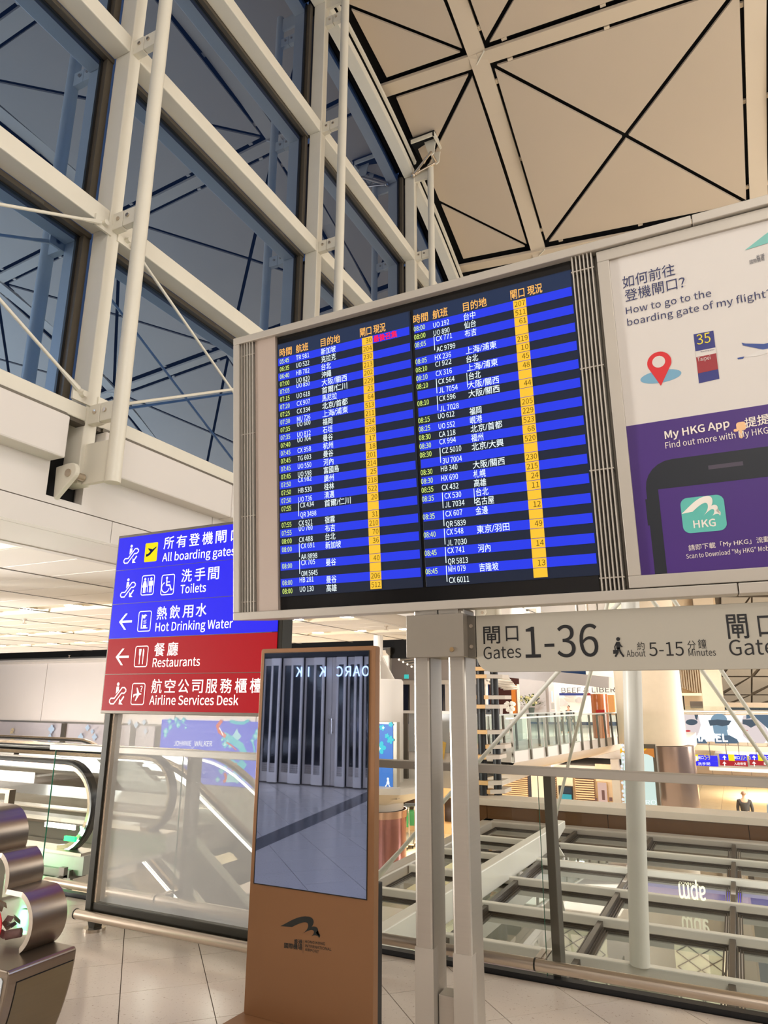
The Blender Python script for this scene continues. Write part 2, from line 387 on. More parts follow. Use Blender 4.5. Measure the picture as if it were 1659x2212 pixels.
for k in range(len(YK)-1):
    ya, yb = YK[k]+.09, YK[k+1]-.09
    levels = [z for z in ZL if z < min(ztop(ya), ztop(yb))-.6]
    for z in levels:
        mb = MB(); mb.box(-6.76, -6.47, ya, yb, z-.13, z+.13) if z > 5 else mb.box(-6.76, -6.44, ya, yb, z-.12, z+.06)
        obj('transom', mb, M_STEEL, win, bevel=.015)
        mb = MB(); mb.box(-6.88, -6.76, ya, yb, z-.2, z-.13) if z > 5 else mb.box(-6.6, -6.45, ya, yb, z-.17, z-.13); obj('gasket', mb, M_BRONZE, win)
        mb = MB()
        for f in (.17, .5, .83):
            yy = ya+(yb-ya)*f; mb.box(-6.80, -6.755, yy-.09, yy+.09, z-.19, z-.15)
        obj('glazing_clip', mb, M_ALUD, win)
    n = 6
    for i in range(n):
        a, b = ya+(yb-ya)*i/n, ya+(yb-ya)*(i+1)/n
        if i == 0: mbc, mbd, mbe = MB(), MB(), MB()
        mbc.bar((-6.6, a, ztop(a)), (-6.6, b, ztop(b)), .28, .24); mbd.bar((-6.78, a, ztop(a)+.3), (-6.78, b, ztop(b)+.3), .5, .36)
        mbe.bar((-6.42, a, ztop(a)+.30), (-6.42, b, ztop(b)+.30), .06, .12)
    obj('top_chord', mbc, M_STEEL, win); obj('roof_gap_seal', mbd, M_VOID, win); obj('edge_rail', mbe, M_STEEL, win)
    for li, z in enumerate(levels):
        nxt = levels[li+1]-.13 if li+1 < len(levels) else None
        zb = z+.06
        if nxt: top = [(yb-.04, nxt), (ya+.04, nxt)]
        else: top = [(yb-.04-(yb-ya-.08)*i/6, ztop(yb-(yb-ya)*i/6)-.1) for i in range(7)]
        pts = [(ya+.04, zb), (yb-.04, zb)]+top
        mb = MB(); mb.poly([(-6.86, p[0], p[1]) for p in pts]); obj('pane', mb, M_FG, win)
        mb = MB()
        for y_, s_ in ((ya, 1), (yb, -1)):
            zt2 = nxt or ztop(y_)-.1
            mb.box(-6.90, -6.78, y_, y_+s_*.10, zb, zt2)
        mb.box(-6.9, -6.8, ya, yb, zb, zb+.07); obj('pane_frame', mb, M_BRONZE, win)
        mb = MB()
        for y_, s_ in ((ya, 1), (yb, -1)): mb.box(-6.90, -6.855, y_+s_*.10, y_+s_*.135, zb, (nxt or ztop(y_)-.1))
        if nxt: mb.box(-6.9, -6.84, ya, yb, nxt-.08, nxt-.02)
        obj('rubber_seal', mb, M_BLACK, win)
    # crossed tie rods in the lowest bay
    for z0, z1 in ((7.30, 4.98), (4.98, 7.30)):
        A, B = Vector((-6.42, ya+.1, z0)), Vector((-6.42, yb-.1, z1)); d = (B-A).normalized()
        mb = MB(); mb.cyl(A+d*.35, B-d*.35, .02, 10); mb.cyl(A+d*.08, A+d*.36, .035, 8, r1=.022); mb.cyl(B-d*.36, B-d*.08, .022, 8, r1=.035); rod = obj('tie_rod', mb, M_STEEL, win, smooth=True)
        mb = MB()
        for p, s_ in ((A, -1), (B, 1)):
            y0_ = p.y; zz = p.z
            mb.box(-6.47, -6.44, min(y0_+.12*s_*-1, y0_+.14*s_), max(y0_+.12*s_*-1, y0_+.14*s_), zz-.09, zz+.07); mb.cyl((-6.47, y0_, zz), (-6.38, y0_, zz), .035, 10)
        obj('rod_end', mb, M_STEEL, rod)
# fascia and wall band below the glass
wl = struct('wall_left')
for k in range(len(YK)-1):
    y0, y1 = YK[k]+.15, YK[k+1]-.36
    ym = y0+(y1-y0)*.55
    for a, b in ((y0, ym-.006), (ym+.006, y1)):
        mb = MB(); mb.box(-6.62, -6.36, a, b, 4.13, 4.63); obj('fascia_panel', mb, M_WHITE, wl, bevel=.02)
    mb = MB(); mb.box(-6.5, -6.42, y0, y1, 4.63, 4.68); obj('shadow_gap', mb, M_ALUD, wl)
    # lower wall panels with a square recess beside each mullion foot
    for a, b in ((YK[k]+.12, YK[k]+2.4), (YK[k]+2.412, YK[k+1]-.36)):
        mb = MB(); mb.box(-6.72, -6.60, a, b, 3.66, 4.3); obj('wall_panel', mb, M_WHITE, wl)
    mb = MB(); mb.box(-6.72, -6.60, YK[k]-.36+4.85, YK[k+1]+.12, 3.66, 3.74); obj('wall_panel', mb, M_WHITE, wl)
    mb = MB(); mb.box(-6.76, -6.74, YK[k+1]-.36, YK[k+1]+.12, 3.7, 4.3); obj('recess_back', mb, M_VOID, wl)
    for a, b in ((YK[k]+.6, YK[k]+3.0), (YK[k]+3.01, YK[k+1]+.59)):
        mb = MB(); mb.box(-6.72, -6.60, a, b, 3.38, 3.648); obj('wall_panel', mb, M_WHITE, wl)
# outer spandrel so that the facade closes down to the soffit
mb = MB(); mb.box(-7.0, -6.76, YK[0], YK[-1], 3.4, 4.85); obj('spandrel', mb, M_WHITE, wl)

# ================================================================== LOWER CEILING on the left
lc = struct('ceiling.001')
M_CP = mat('lower_ceiling_panel', (246, 240, 232), .6, var=.02, scale=1)
M_CT = mat('light_trough_cream', (236, 226, 206), .6, var=.02)
mb = MB(); mb.box(-7.62, -6.73, -8, 21.4, 3.38, 3.46); obj('soffit', mb, M_WHITE, lc)
mb = MB(); mb.box(-7.75, -7.621, -8, 21.4, 3.37, 3.62); obj('soffit_edge', mb, M_WHITE, lc)
TR = [5.6, 10.45, 14.9, 18.4]
ys = []; y = 1.5
panels = []; rest = MB(); cnt = 0
y = 0.6
segs = []
while y < 21.0:
    t = next((t for t in TR if t-.42 < y+.425 < t+.42), None)
    segs.append((y, y+.85)); y += .85
for (a, b) in segs:
    t = next((t for t in TR if abs((a+b)/2-t) < .425), None)
    for i in range(16):
        x1 = -7.5-2.1*i+.0; x0 = x1-2.1
        if x1 < -1.5*b-5: continue
        if t: continue
        if cnt < 280: mb = MB(); mb.box(x0+.012, x1-.012, a+.012, b-.012, 3.42, 3.45); obj('ceiling_panel', mb, M_CP, lc); cnt += 1
        else: rest.box(x0+.012, x1-.012, a+.012, b-.012, 3.42, 3.45)
if rest.v: stuff(obj('ceiling_panel', rest, M_CP, lc))
mb = MB()
for i in range(1, 9):
    x = -7.5-2.1*i
    mb.box(x-.02, x+.02, 0.6, 21.3, 3.412, 3.43)
obj('track', mb, M_ALUD, lc)
mb = MB(); mb.box(-42, -7.6, -1, 21.4, 3.62, 3.7); obj('backing', mb, M_VOID, lc)
DISC = emit('downlight_lens', (255, 250, 236), 24.0)
ORD = ['first', 'second', 'third', 'fourth', 'fifth', 'sixth', 'seventh', 'eighth', 'ninth', 'tenth', 'eleventh', 'twelfth', 'thirteenth', 'fourteenth', 'fifteenth', 'sixteenth', 'seventeenth', 'eighteenth', 'nineteenth', 'twentieth']
for ti, t in enumerate(TR):
    seg = next(s for s in segs if abs((s[0]+s[1])/2-t) < .43); a, b = seg
    mb = MB(); mb.box(-7.5-2.1*16, -7.8, a+.02, b-.02, 3.49, 3.52)
    for yy, s_ in ((a, 1), (b, -1)):
        mb.prism([(-7.8, yy+.0, 3.42), (-7.8, yy+s_*.03, 3.42), (-7.8, yy+s_*.12, 3.49), (-7.8, yy+s_*.0, 3.49)], (-2.1*16, 0, 0))
    obj('light_trough', mb, M_CT, lc)
    x = -8.2; i = 0
    wd_ = ['first', 'second', 'third', 'fourth', 'fifth'][ti]
    root = None
    while x > -1.5*t-3 and x > -34:
        if not (ti == 1 and 2 <= i <= 2):
            mb = MB(); mb.cyl((x, (a+b)/2, 3.452), (x, (a+b)/2, 3.489), .20, 20); nm = obj('ceiling_light', mb, M_CT)
            mb = MB(); mb.cyl((x, (a+b)/2, 3.440), (x, (a+b)/2, 3.453), .17, 20); obj('lens', mb, DISC, nm)
            tag(nm, 'round downlight in the %s trough of the low ceiling, %s from the window wall' % (wd_, ORD[min(i, 19)]), 'light', 'downlights in the %s ceiling trough' % wd_)
        x -= 1.45; i += 1
# sprinkler heads
for i, (px, py) in enumerate(((53, 1337), (150, 1415), (835, 1352))):
    p = AZ(px, py, 3.42); mb = MB(); mb.cyl(p, p-Vector((0, 0, .1)), .02, 8); mb.cyl(p-Vector((0, 0, .1)), p-Vector((0, 0, .115)), .06, 10); mb.cyl(p, p-Vector((0, 0, .02)), .06, 10)
    tag(obj('sprinkler_head', mb, M_SS), ['small metal sprinkler head on the low ceiling left of the directory sign, nearer one', 'small sprinkler head on the low ceiling left of the directory sign, farther one', 'small sprinkler head on the ceiling just below the display board'][i], 'sprinkler')

# ================================================================== FLOOR
flo = struct('floor')
def tile_mat():
    m = mat('beige_polished_stone', (216, 204, 192), .16, var=.05, scale=2.2, spec=.5)
    nt = m.node_tree; b = nt.nodes['Principled BSDF']
    vo = nt.nodes.new('ShaderNodeTexNoise'); vo.inputs['Scale'].default_value = 70; vo.inputs['Detail'].default_value = 3; vo.inputs['Distortion'].default_value = .8
    cr = nt.nodes.new('ShaderNodeValToRGB'); cr.color_ramp.elements[0].position = .30; cr.color_ramp.elements[0].color = (.66, .60, .54, 1); cr.color_ramp.elements[1].position = .37; cr.color_ramp.elements[1].color = (1, 1, 1, 1)
    src = b.inputs['Base Color'].links[0].from_socket; mx = nt.nodes.new('ShaderNodeMix'); mx.data_type = 'RGBA'; mx.blend_type = 'MULTIPLY'; mx.inputs[0].default_value = .8
    nt.links.new(vo.outputs['Fac'], cr.inputs[0]); nt.links.new(src, mx.inputs[6]); nt.links.new(cr.outputs[0], mx.inputs[7]); nt.links.new(mx.outputs[2], b.inputs['Base Color'])
    tc = [n for n in nt.nodes if n.type == 'TEX_COORD'][0]; nt.links.new(tc.outputs['Object'], vo.inputs['Vector'])
    return m
M_TILE = tile_mat()
M_GROUT = mat('floor_grout', (96, 84, 72), .8)
mb = MB(); mb.box(-12, 14, -12, 4.56, -.5, -.006); mb.box(-14, -5.62, 4.56, 4.9, -.5, -.006); obj('slab', mb, M_GROUT, flo)
def clip2(pts, f):
    out = []
    for i in range(len(pts)):
        a, b = pts[i], pts[(i+1) % len(pts)]; fa, fb = f(a), f(b)
        if fa >= 0: out.append(a)
        if (fa >= 0) != (fb >= 0): t = fa/(fa-fb); out.append((a[0]+(b[0]-a[0])*t, a[1]+(b[1]-a[1])*t))
    return out
PT, r2 = .4725, sqrt(2); nt_ = 0; far = MB()
for i in range(-22, 16):
    for j in range(-20, 30):
        u0 = .036+PT*i+.0025; u1 = u0+PT-.005; v0 = 5.57-.47*j-.47+.0025; v1 = v0+.47-.005
        pts = [((u-v)/r2, (u+v)/r2) for u, v in ((u0, v0), (u1, v0), (u1, v1), (u0, v1))]
        cx = sum(p[0] for p in pts)/4; cy = sum(p[1] for p in pts)/4
        if cy > 5.1 or cy < -5.2 or cx < -9.4 or cx > 3.2: continue
        if cx > -5.62+.0 or True:
            lim = 4.50 if cx > -5.62 else 4.88
            pts = clip2(pts, lambda p: lim-p[1])
        pts = clip2(pts, lambda p: 5.62+p[0]) if (cx > -5.62 and max(p[1] for p in pts or [(0,0)]) > 4.5) else pts
        if len(pts) < 3: continue
        near = cy > 2.3 and cx > -6.2 and cx < .6
        if near and nt_ < 290:
            mb = MB(); mb.prism([(x, y, -.02) for x, y in pts], (0, 0, .02)); o = obj('floor_tile', mb, M_TILE, flo); nt_ += 1
        else: far.prism([(x, y, -.02) for x, y in pts], (0, 0, .02))
stuff(obj('floor_tile', far, M_TILE, flo))

# ================================================================== INFORMATION BOARD (leans forward)
TH = math.atan(.165/1.722)
BP = Plane((-2.56, 3.25, 2.022), (1, 0, 0), (0, -sin(TH), cos(TH)))
board = thing('information_board', 'wide aluminium framed flight information board with two blue screens on twin square posts', 'display board', (-1.3, 3.27, 0))
def bbox(mb, u0, u1, v0, v1, n0, n1, pl=None):
    pl = pl or BP
    return mb.prism([pl.P(u0, v0, n0), pl.P(u1, v0, n0), pl.P(u1, v1, n0), pl.P(u0, v1, n0)], pl.n*(n1-n0))
BH = 1.735; UR = 3.62           # board height and right end (outside the picture)
mb = MB(); bbox(mb, .012, UR-.01, .012, BH-.012, -.30, -.03); obj('housing', mb, M_ALUD, board)
for (a, b, c, d) in ((0, UR, 0, .045), (0, UR, BH-.045, BH), (0, .045, .045, BH-.045), (UR-.045, UR, .045, BH-.045)):
    if b-a > 1:
        for s0, s1 in ((a, 2.618), (2.622, b)):
            mb = MB(); bbox(mb, s0, s1, c, d, -.32, .03); obj('outer_frame', mb, M_ALUM, board, bevel=.004)
    else: mb = MB(); bbox(mb, a, b, c, d, -.32, .03); obj('outer_frame', mb, M_ALUM, board, bevel=.004)
def grille(u0, u1, n):
    mb = MB(); bbox(mb, u0, u1, .045, BH-.045, -.06, -.05); back = obj('grille_backing', mb, M_VOID, board)
    for k in range(n):
        u = u0+(u1-u0)*(k+.35)/n
        mb = MB(); bbox(mb, u, u+.0065, .045, BH-.045, -.04, .016); obj('grille_slat', mb, M_ALUM, board)
        mb = MB(); bbox(mb, u+.008, u+(u1-u0)/n-.004, .045, BH-.045, -.035, -.03); obj('mesh_strip', mb, M_PERF, board)
    mb = MB()
    for f in (.06, .35, .64, .93): bbox(mb, u0, u1, BH*f-.003, BH*f+.003, -.02, .010)
    obj('grille_rod', mb, M_ALUM, board)
M_PERF = mat('perforated_mesh', (58, 54, 46), .5, .5, var=.5, scale=260)
grille(.045, .145, 5)
mb = MB(); bbox(mb, .15, .298, .045, BH-.045, -.04, .006); obj('blank_panel', mb, M_ALUM2 if 'M_ALUM2' in globals() else mat('warm_grey_blank_panel', (176, 160, 148), .5, .1, var=.02), board)
# black bezel and two portrait screens
mb = MB(); bbox(mb, .302, 2.058, .045, BH-.045, -.05, -.012); obj('screen_bezel', mb, mat('gloss_black_bezel', (14, 14, 15), .18, var=.1), board, bevel=.003)
B_DK = emit('display_dark_band', (26, 34, 52), 1.0); B_BL = emit('display_blue_band', (36, 58, 236), 1.0)
B_HD = emit('display_header_band', (34, 50, 80), .9); B_YE = emit('display_gate_cell', (255, 200, 50), 1.0)
T_W = emit('display_white_text', (235, 248, 250), 1.15, False); T_Y = emit('display_time_text', (226, 250, 120), 1.1, False)
T_O = emit('display_orange_text', (255, 186, 92), 1.1, False); T_R = emit('display_red_text', (250, 20, 60), 1.1, False); T_K = emit('display_gate_number', (84, 62, 10), 1.0, False)
LEFT = [("05:45","TR 981",0,"新加坡","30"),("06:35","UO 522",0,"克拉克","204"),("06:40","HB 702",0,"台北","230"),("07:00","UO 820",0,"沖繩","213"),
("07:05","UO 850",1,"大阪/關西","202"),("07:15","UO 618",0,"首爾/仁川","229"),("07:20","CX 907",0,"馬尼拉","21"),("07:25","CX 334",0,"北京/首都","64"),
("07:30","MU 726",0,"上海/浦東","513"),("07:35","UO 600",1,"福岡","211"),("07:35","UO 812",0,"石垣","524"),("07:40","UO 704",1,"曼谷","228"),
("07:45","CX 958",0,"杭州","17"),("07:45","TG 603",0,"曼谷","18"),("07:45","UO 550",0,"河內","201"),("07:45","UO 598",0,"富國島","214"),
("07:50","CX 982",1,"廣州","25"),("07:50","HB 530",0,"桂林","218"),("07:50","UO 736",-.3,"清邁","522"),("07:55","|CX 434",.5,"首爾/仁川","20"),
("","QR 3498",0,"",""),("07:55","CX 921",0,"宿霧","31"),("07:55","UO 760",1,"布吉","210"),("08:00","CX 488",0,"台北","70"),
("08:00","|CX 691",.7,"新加坡","36"),("","AA 8898",-.2,"",""),("08:00","|CX 705",.7,"曼谷","40"),("","OM 5645",-.2,"",""),("08:00","HB 281",.6,"曼谷","206"),("08:00","UO 130",.3,"高雄","512")]
RIGHT = [("08:00","UO 192",-.3,"台中","207"),("08:00","UO 890",-.2,"仙台","511"),("08:05","|CX 771",.6,"布吉","61"),("","AC 9799",-.2,"",""),
("08:05","HX 236",0,"上海/浦東","219"),("08:10","CI 922",.6,"台北","10"),("08:10","CX 316",.3,"上海/浦東","45"),("08:10","|CX 564",.3,"|台北","48"),
("","JL 7054",.2,"大阪/關西",""),("08:10","|CX 596",.3,"大阪/關西","44"),("","JL 7028",-.2,"",""),("08:15","UO 612",.3,"福岡","205"),
("08:25","UO 552",-.2,"峴港","229"),("08:30","CA 118",0,"北京/首都","523"),("08:30","CX 994",.5,"福州","68"),("08:30","|CZ 5010",.3,"北京/大興","520"),
("","3U 7004",-.1,"",""),("08:30","HB 340",.3,"大阪/關西","230"),("08:30","HX 690",.1,"札幌","215"),("08:35","CX 432",0,"高雄","24"),
("08:35","|CX 530",.1,"|台北","11"),("","JL 7034",.2,"名古屋",""),("08:35","|CX 607",.2,"金邊","12"),("","QR 5839",-.2,"",""),
("08:40","|CX 548",.2,"東京/羽田","49"),("","JL 7030",-.3,"",""),("08:45","|CX 741",.2,"河內","14"),("","QR 5813",-.3,"",""),
("08:45","|MH 079",.2,"吉隆坡","13"),("","CX 6011",-.3,"","")]
def screen(u0, u1, vt, vb, rows, cols, red=None):
    mb = MB(); bbox(mb, u0-.006, u1+.006, vb-.006, vt+.006, -.012, -.002); scr = obj('display_screen', mb, B_DK, board, bevel=.002)
    hd = (vt-vb)*.058; rh = (vt-vb-hd)/30.0; tb, fb, db, gb, gl, hdm, st = MB(), MB(), MB(), MB(), MB(), MB(), MB()
    irect(hdm, BP, u0, vt-hd, u1, vt, .0)
    obj('header_band', hdm, B_HD, scr)
    hx = MB()
    for s, key, w in (("時間", 't', .11), ("航班", 'f', .11), ("目的地", 'd', .165), ("閘口", 'g', .092), ("現況", 's', .095)):
        text(hx, BP, s, u0+cols[key][0]-(.014 if key == 'g' else 0), vt-hd*.92, hd*.58, width=w*.78, n=.003, bold=.012)
    obj('header_text', hx, T_O, scr)
    bl = MB()
    for i, (t, f, off, d, g) in enumerate(rows):
        v1 = vt-hd-rh*i; v0 = v1-rh; cx0, cx1 = cols['g'][0]+.0, cols['g'][0]+.093
        if i % 2 == 0: irect(bl, BP, u0, v0, u1, v1, .0005)
        irect(gb, BP, u0+cols['g'][0]-.004, v0+.0012, u0+cols['g'][0]+.063, v1-.0012, .0015)
        if g: text(gl, BP, g, u0+cols['g'][0]+.057, v0+rh*.22, rh*.58, width=.0175*len(g)+.001, align='r', n=.003, ref='2')
        if t: text(tb, BP, t, u0+cols['t'][0], v0+rh*.2, rh*.60, width=.066, n=.003, bold=.008)
        if f:
            bar_ = f.startswith('|'); ff = f.strip('|'); fv = v0+rh*.2+off*rh*.33
            text(fb, BP, ff, u0+cols['f'][0]+(.012 if (bar_ or not t) else 0), fv, rh*.60, width=.0148*len(ff)+.002, n=.003, bold=.008, ref='H')
            if bar_: irect(fb, BP, u0+cols['f'][0]-.001, fv-rh*1.0, u0+cols['f'][0]+.003, fv+rh*.72, .003)
        if d:
            bar_ = d.startswith('|'); dd = d.strip('|')
            text(db, BP, dd, u0+cols['d'][0]+(.008 if bar_ else 0), v0+rh*.08, rh*.80, width=.034*len(dd)-.004, n=.003, bold=.008, ref='國')
            if bar_: irect(db, BP, u0+cols['d'][0]-.004, v0-rh*.7, u0+cols['d'][0]-.0005, v0+rh*.95, .003)
    obj('blue_bands', bl, B_BL, scr); obj('gate_cells', gb, B_YE, scr); obj('gate_numbers', gl, T_K, scr); obj('time_text', tb, T_Y, scr)
    obj('flight_text', fb, T_W, scr); obj('destination_text', db, T_W, scr)
    if red:
        rb = MB(); text(rb, BP, red, u0+cols['s'][0]-.002, vt-hd-rh*.92, rh*.82, width=.145, n=.003, bold=.03); obj('status_text', rb, T_R, scr)
    return scr
V0, V1 = .126, 1.632
def bu(px, py): return BP.uv(px, py)[0]
sL0, sL1, sR0, sR1 = bu(607, 1290), bu(898, 975), bu(905, 975), bu(1262, 920)
c1 = {k: (bu(*p)-sL0,) for k, p in dict(t=(605, 785), f=(640, 770), d=(694, 760), g=(783.5, 735), s=(807, 705)).items()}
c2 = {k: (bu(*p)-sR0-.008,) for k, p in dict(t=(894, 705), f=(936, 700), d=(1002, 685), g=(1110, 653), s=(1139, 622)).items()}
screen(sL0, sL1-.004, V1, V0, LEFT, c1, "最後召集"); screen(sR0+.008, sR1, V1, V0, RIGHT, c2)
grille(2.062, 2.172, 6)
# poster light panel
PU0, PU1, PV0, PV1 = 2.188, UR-.05, .05, BH-.05; fw = .055
for a, b, c, d in ((PU0, PU1, PV0, PV0+fw), (PU0, PU1, PV1-fw, PV1), (PU0, PU0+fw, PV0+fw, PV1-fw), (PU1-fw, PU1, PV0+fw, PV1-fw)):
    mb = MB(); bbox(mb, a, b, c, d, -.03, .012); obj('poster_frame', mb, M_ALUM, board, bevel=.003)
M_PW = mat('poster_white', (212, 206, 199), .45, var=.01); M_PP = mat('poster_purple', (66, 34, 116), .45, var=.04, scale=2)
mb = MB(); bbox(mb, PU0+fw, PU1-fw, PV0+fw, PV1-fw, -.02, -.002); post = obj('poster', mb, M_PW, board)
pv = BP.uv(1357, 920)[1]
def pm(name, m, f):
    mb = MB(); f(mb); return obj(name, mb, m, post)
pm('purple_field', M_PP, lambda mb: irect(mb, BP, PU0+fw, PV0+fw, PU1-fw, pv, -.0015))
def fit(mb, s, a, b, h, bold=.0, ref=None, n=.001, pl=None, rot=0, **k):
    pl = pl or BP
    ua, va = pl.uv(*a); ub, vb = pl.uv(*b); text(mb, pl, s, ua, va, h, width=sqrt((ub-ua)**2+(vb-va)**2), bold=bold, ref=ref, n=n, rot=rot, slope=0 if rot else (vb-va)/(ub-ua), **k)
def _t(mb):
    fit(mb, "如何前往", (1346, 624), (1459, 594), .058, ref='國'); fit(mb, "登機閘口", (1351, 653), (1464, 625), .058, ref='國'); fit(mb, "?", (1468, 622), (1481, 619), .048, ref='?')
    fit(mb, "How to go to the", (1353, 679), (1537, 640), .034, ref='H'); fit(mb, "boarding gate of my flight?", (1356, 704), (1667, 640), .036, ref='b')
M_PT = mat('poster_navy_text', (38, 44, 92), .5, var=.02)
pm('poster_heading', M_PT, _t)
def _t2(mb):
    fit(mb, "My HKG App", (1437, 948), (1576, 922), .034, bold=.03, ref='H'); fit(mb, "Find out more with My HKG App", (1438, 969), (1700, 930), .028, ref='F')
    fit(mb, "提提您", (1610, 925), (1690, 909), .042, bold=.015, ref='國')
    fit(mb, "請即下載「My HKG」流動應用程式", (1488, 1190), (1730, 1163), .024, ref='國'); fit(mb, "Scan to Download \"My HKG\" Mobile App", (1483, 1207), (1700, 1185), .020, ref='S')
pm('poster_caption', mat('poster_cream_text', (236, 226, 214), .5, var=.01), _t2)
M_NAVY = mat('poster_dark_navy', (20, 26, 36), .45, var=.02)
def _ph(mb):
    a = BP.uv(1415, 1240)[0]; top = BP.uv(1500, 985)[1]; e = BP.uv(1659, 1240)[0]+.35; w = .05; hh = .13; b0 = PV0+fw
    out = [(a, b0)]+[(a+.12-.12*cos(radians(t)), top-.12+.12*sin(radians(t))) for t in range(0, 91, 15)]+[(e, top), (e, top-hh), (a+w, top-hh), (a+w, b0)]
    ipoly(mb, BP, out, -.001); irect(mb, BP, a-.008, b0+.22, a, b0+.34, -.001)
pm('phone_drawing', M_NAVY, _ph)
def _spk(mb): fit_u = BP.uv(1530, 1010); ub = BP.uv(1605, 1000); irect(mb, BP, fit_u[0], fit_u[1]-.009, ub[0], fit_u[1]+.009, -.0005)
pm('speaker_slot', mat('poster_mauve', (74, 66, 80), .5), _spk)
iu0, iv0 = BP.uv(1477, 1153); iu1, iv1 = BP.uv(1562, 1067)
pm('app_icon', mat('poster_teal', (92, 184, 172), .5, var=.06, scale=5), lambda mb: ipoly(mb, BP, rrect(iu0, iv0, iu1, iv1, .03), -.0005))
LOGO = bez((0, .30), (.25, .62), (.45, 1.0), (.72, 1.0))+bez((.72, 1.0), (.86, 1.0), (.88, .75), (.80, .53))+bez((.80, .53), (.88, .62), (.99, .55), (.95, .36))+bez((.95, .36), (.93, .30), (.91, .27), (.90, .27))+bez((.90, .27), (.98, .33), (1.06, .25), (.99, .04))+bez((.99, .04), (.99, .16), (.90, .20), (.80, .08))+bez((.80, .08), (.88, .24), (.88, .40), (.80, .38))+bez((.80, .38), (.74, .36), (.64, .22), (.57, .12))+bez((.57, .12), (.68, .30), (.74, .50), (.70, .66))+bez((.70, .66), (.64, .80), (.44, .56), (.22, .24))
def logo(mb, pl, u, v, w, h, n=.001, skew=0): ipoly(mb, pl, [(u+x*w, v+y*h) for x, y in LOGO], n)
def _ic(mb):
    w = iu1-iu0; logo(mb, BP, iu0, iv0+.34*w, w*.88, w*.56, .0002); text(mb, BP, "HKG", iu0+w*.5, iv0+w*.12, w*.19, width=w*.5, align='c', bold=.03, n=.0002)
pm('icon_mark', mat('poster_icon_white', (234, 228, 218), .5), _ic)
def _lg(mb): u, v = BP.uv(1611, 558); logo(mb, BP, u, v, .30, .13, .0)
pm('airport_emblem', mat('poster_pale_teal', (120, 186, 176), .5), _lg)
pm('emblem_text', mat('poster_grey_text', (80, 80, 88), .5), lambda mb: (fit(mb, "香港", (1634, 561), (1652, 556), .02), fit(mb, "國際機場", (1620, 571), (1652, 563), .02), fit(mb, "HONG KONG INTERNATIONAL", (1660, 556), (1740, 540), .015)))
# location pin drawing
M_RED = mat('poster_red', (206, 34, 40), .45, var=.03)
c_ = BP.uv(1424, 783)
pm('pin_puddle', mat('poster_blue', (116, 164, 190), .5), lambda mb: idisc(mb, BP, BP.uv(1427, 813)[0], BP.uv(1427, 813)[1], .088, -.0012, 28, .03))
def _pin(mb):
    r = .052; pts = [(c_[0]+r*cos(radians(a)), c_[1]+r*sin(radians(a))) for a in range(-20, 201, 11)]+[(c_[0]-.004, c_[1]-.112)]
    ipoly(mb, BP, pts, -.0006)
pm('map_pin', M_RED, _pin); pm('pin_hole', M_PW, lambda mb: idisc(mb, BP, c_[0]-.002, c_[1]+.004, .028, .0))
def spaced(mb, pl, s, a, b, h, n=.001, bold=0.0, cw=.78):
    ua, va = pl.uv(*a); ub, vb = pl.uv(*b); p = (ub-ua)/(len(s)-1+cw)
    for i, ch in enumerate(s):
        k = ch == '口'
        text(mb, pl, ch, ua+p*i+(p*cw*.17 if k else 0), va+(vb-va)*i/max(1, len(s)-1)+(h*.06 if k else 0), h*.84 if k else h, width=p*cw*(.72 if k else 1), bold=bold, ref=None if k else '國', n=n)
def sgn(mb, pts, n): ipoly(mb, BP, [BP.uv(*p) for p in pts], n)
gp = [(1498, 722), (1541, 714), (1554, 818), (1510, 828)]
def gl_(f0, f1):
    a, b, c, d = [Vector(p) for p in gp]; return [a.lerp(d, f0), b.lerp(c, f0), b.lerp(c, f1), a.lerp(d, f1)]
pm('gate_card', mat('poster_gate_blue', (48, 52, 120), .5), lambda mb: sgn(mb, gp, -.001))
pm('gate_card_white', M_PW, lambda mb: sgn(mb, gl_(.35, .47), -.0004)); pm('gate_card_red', mat('poster_dull_red', (150, 44, 50), .5), lambda mb: sgn(mb, gl_(.47, .80), -.0004))
pm('gate_card_number', mat('poster_yellow', (232, 214, 60), .5), lambda mb: fit(mb, "35", (1506, 745), (1536, 739), .048, ref='3', n=.0004))
pm('gate_card_city', M_PW, lambda mb: fit(mb, "Taipei", (1507, 781), (1535, 776), .018, ref='T', n=.0004)); pm('gate_card_note', M_PT, lambda mb: fit(mb, "Boarding soon", (1514, 762), (1543, 757), .008, n=.0004))
# aeroplane drawing
pm('plane_body', mat('poster_light_grey', (214, 210, 204), .4), lambda mb: sgn(mb, [(1608, 772), (1640, 757), (1680, 735), (1720, 705), (1728, 712), (1715, 735), (1680, 755), (1640, 768)], -.0008))
pm('plane_wing', mat('poster_wing_blue', (44, 70, 140), .4), lambda mb: (sgn(mb, [(1602, 740), (1610, 742), (1650, 743), (1700, 730), (1704, 744), (1648, 755), (1605, 746)], -.0004), sgn(mb, [(1592, 773), (1608, 770), (1605, 775), (1595, 776)], -.0004)))
# pointing hand
def _hand(mb):
    u, v = BP.uv(1600, 925); s = .001
    ipoly(mb, BP, rrect(u-.016, v-.01, u+.022, v+.028, .012), -.0003); ipoly(mb, BP, rrect(u-.008, v-.045, u+.004, v+.0, .006), -.0002); ipoly(mb, BP, rrect(u-.028, v-.012, u-.01, v+.0, .005), -.0002)
pm('pointing_hand', mat('poster_skin', (236, 190, 140), .5), _hand)
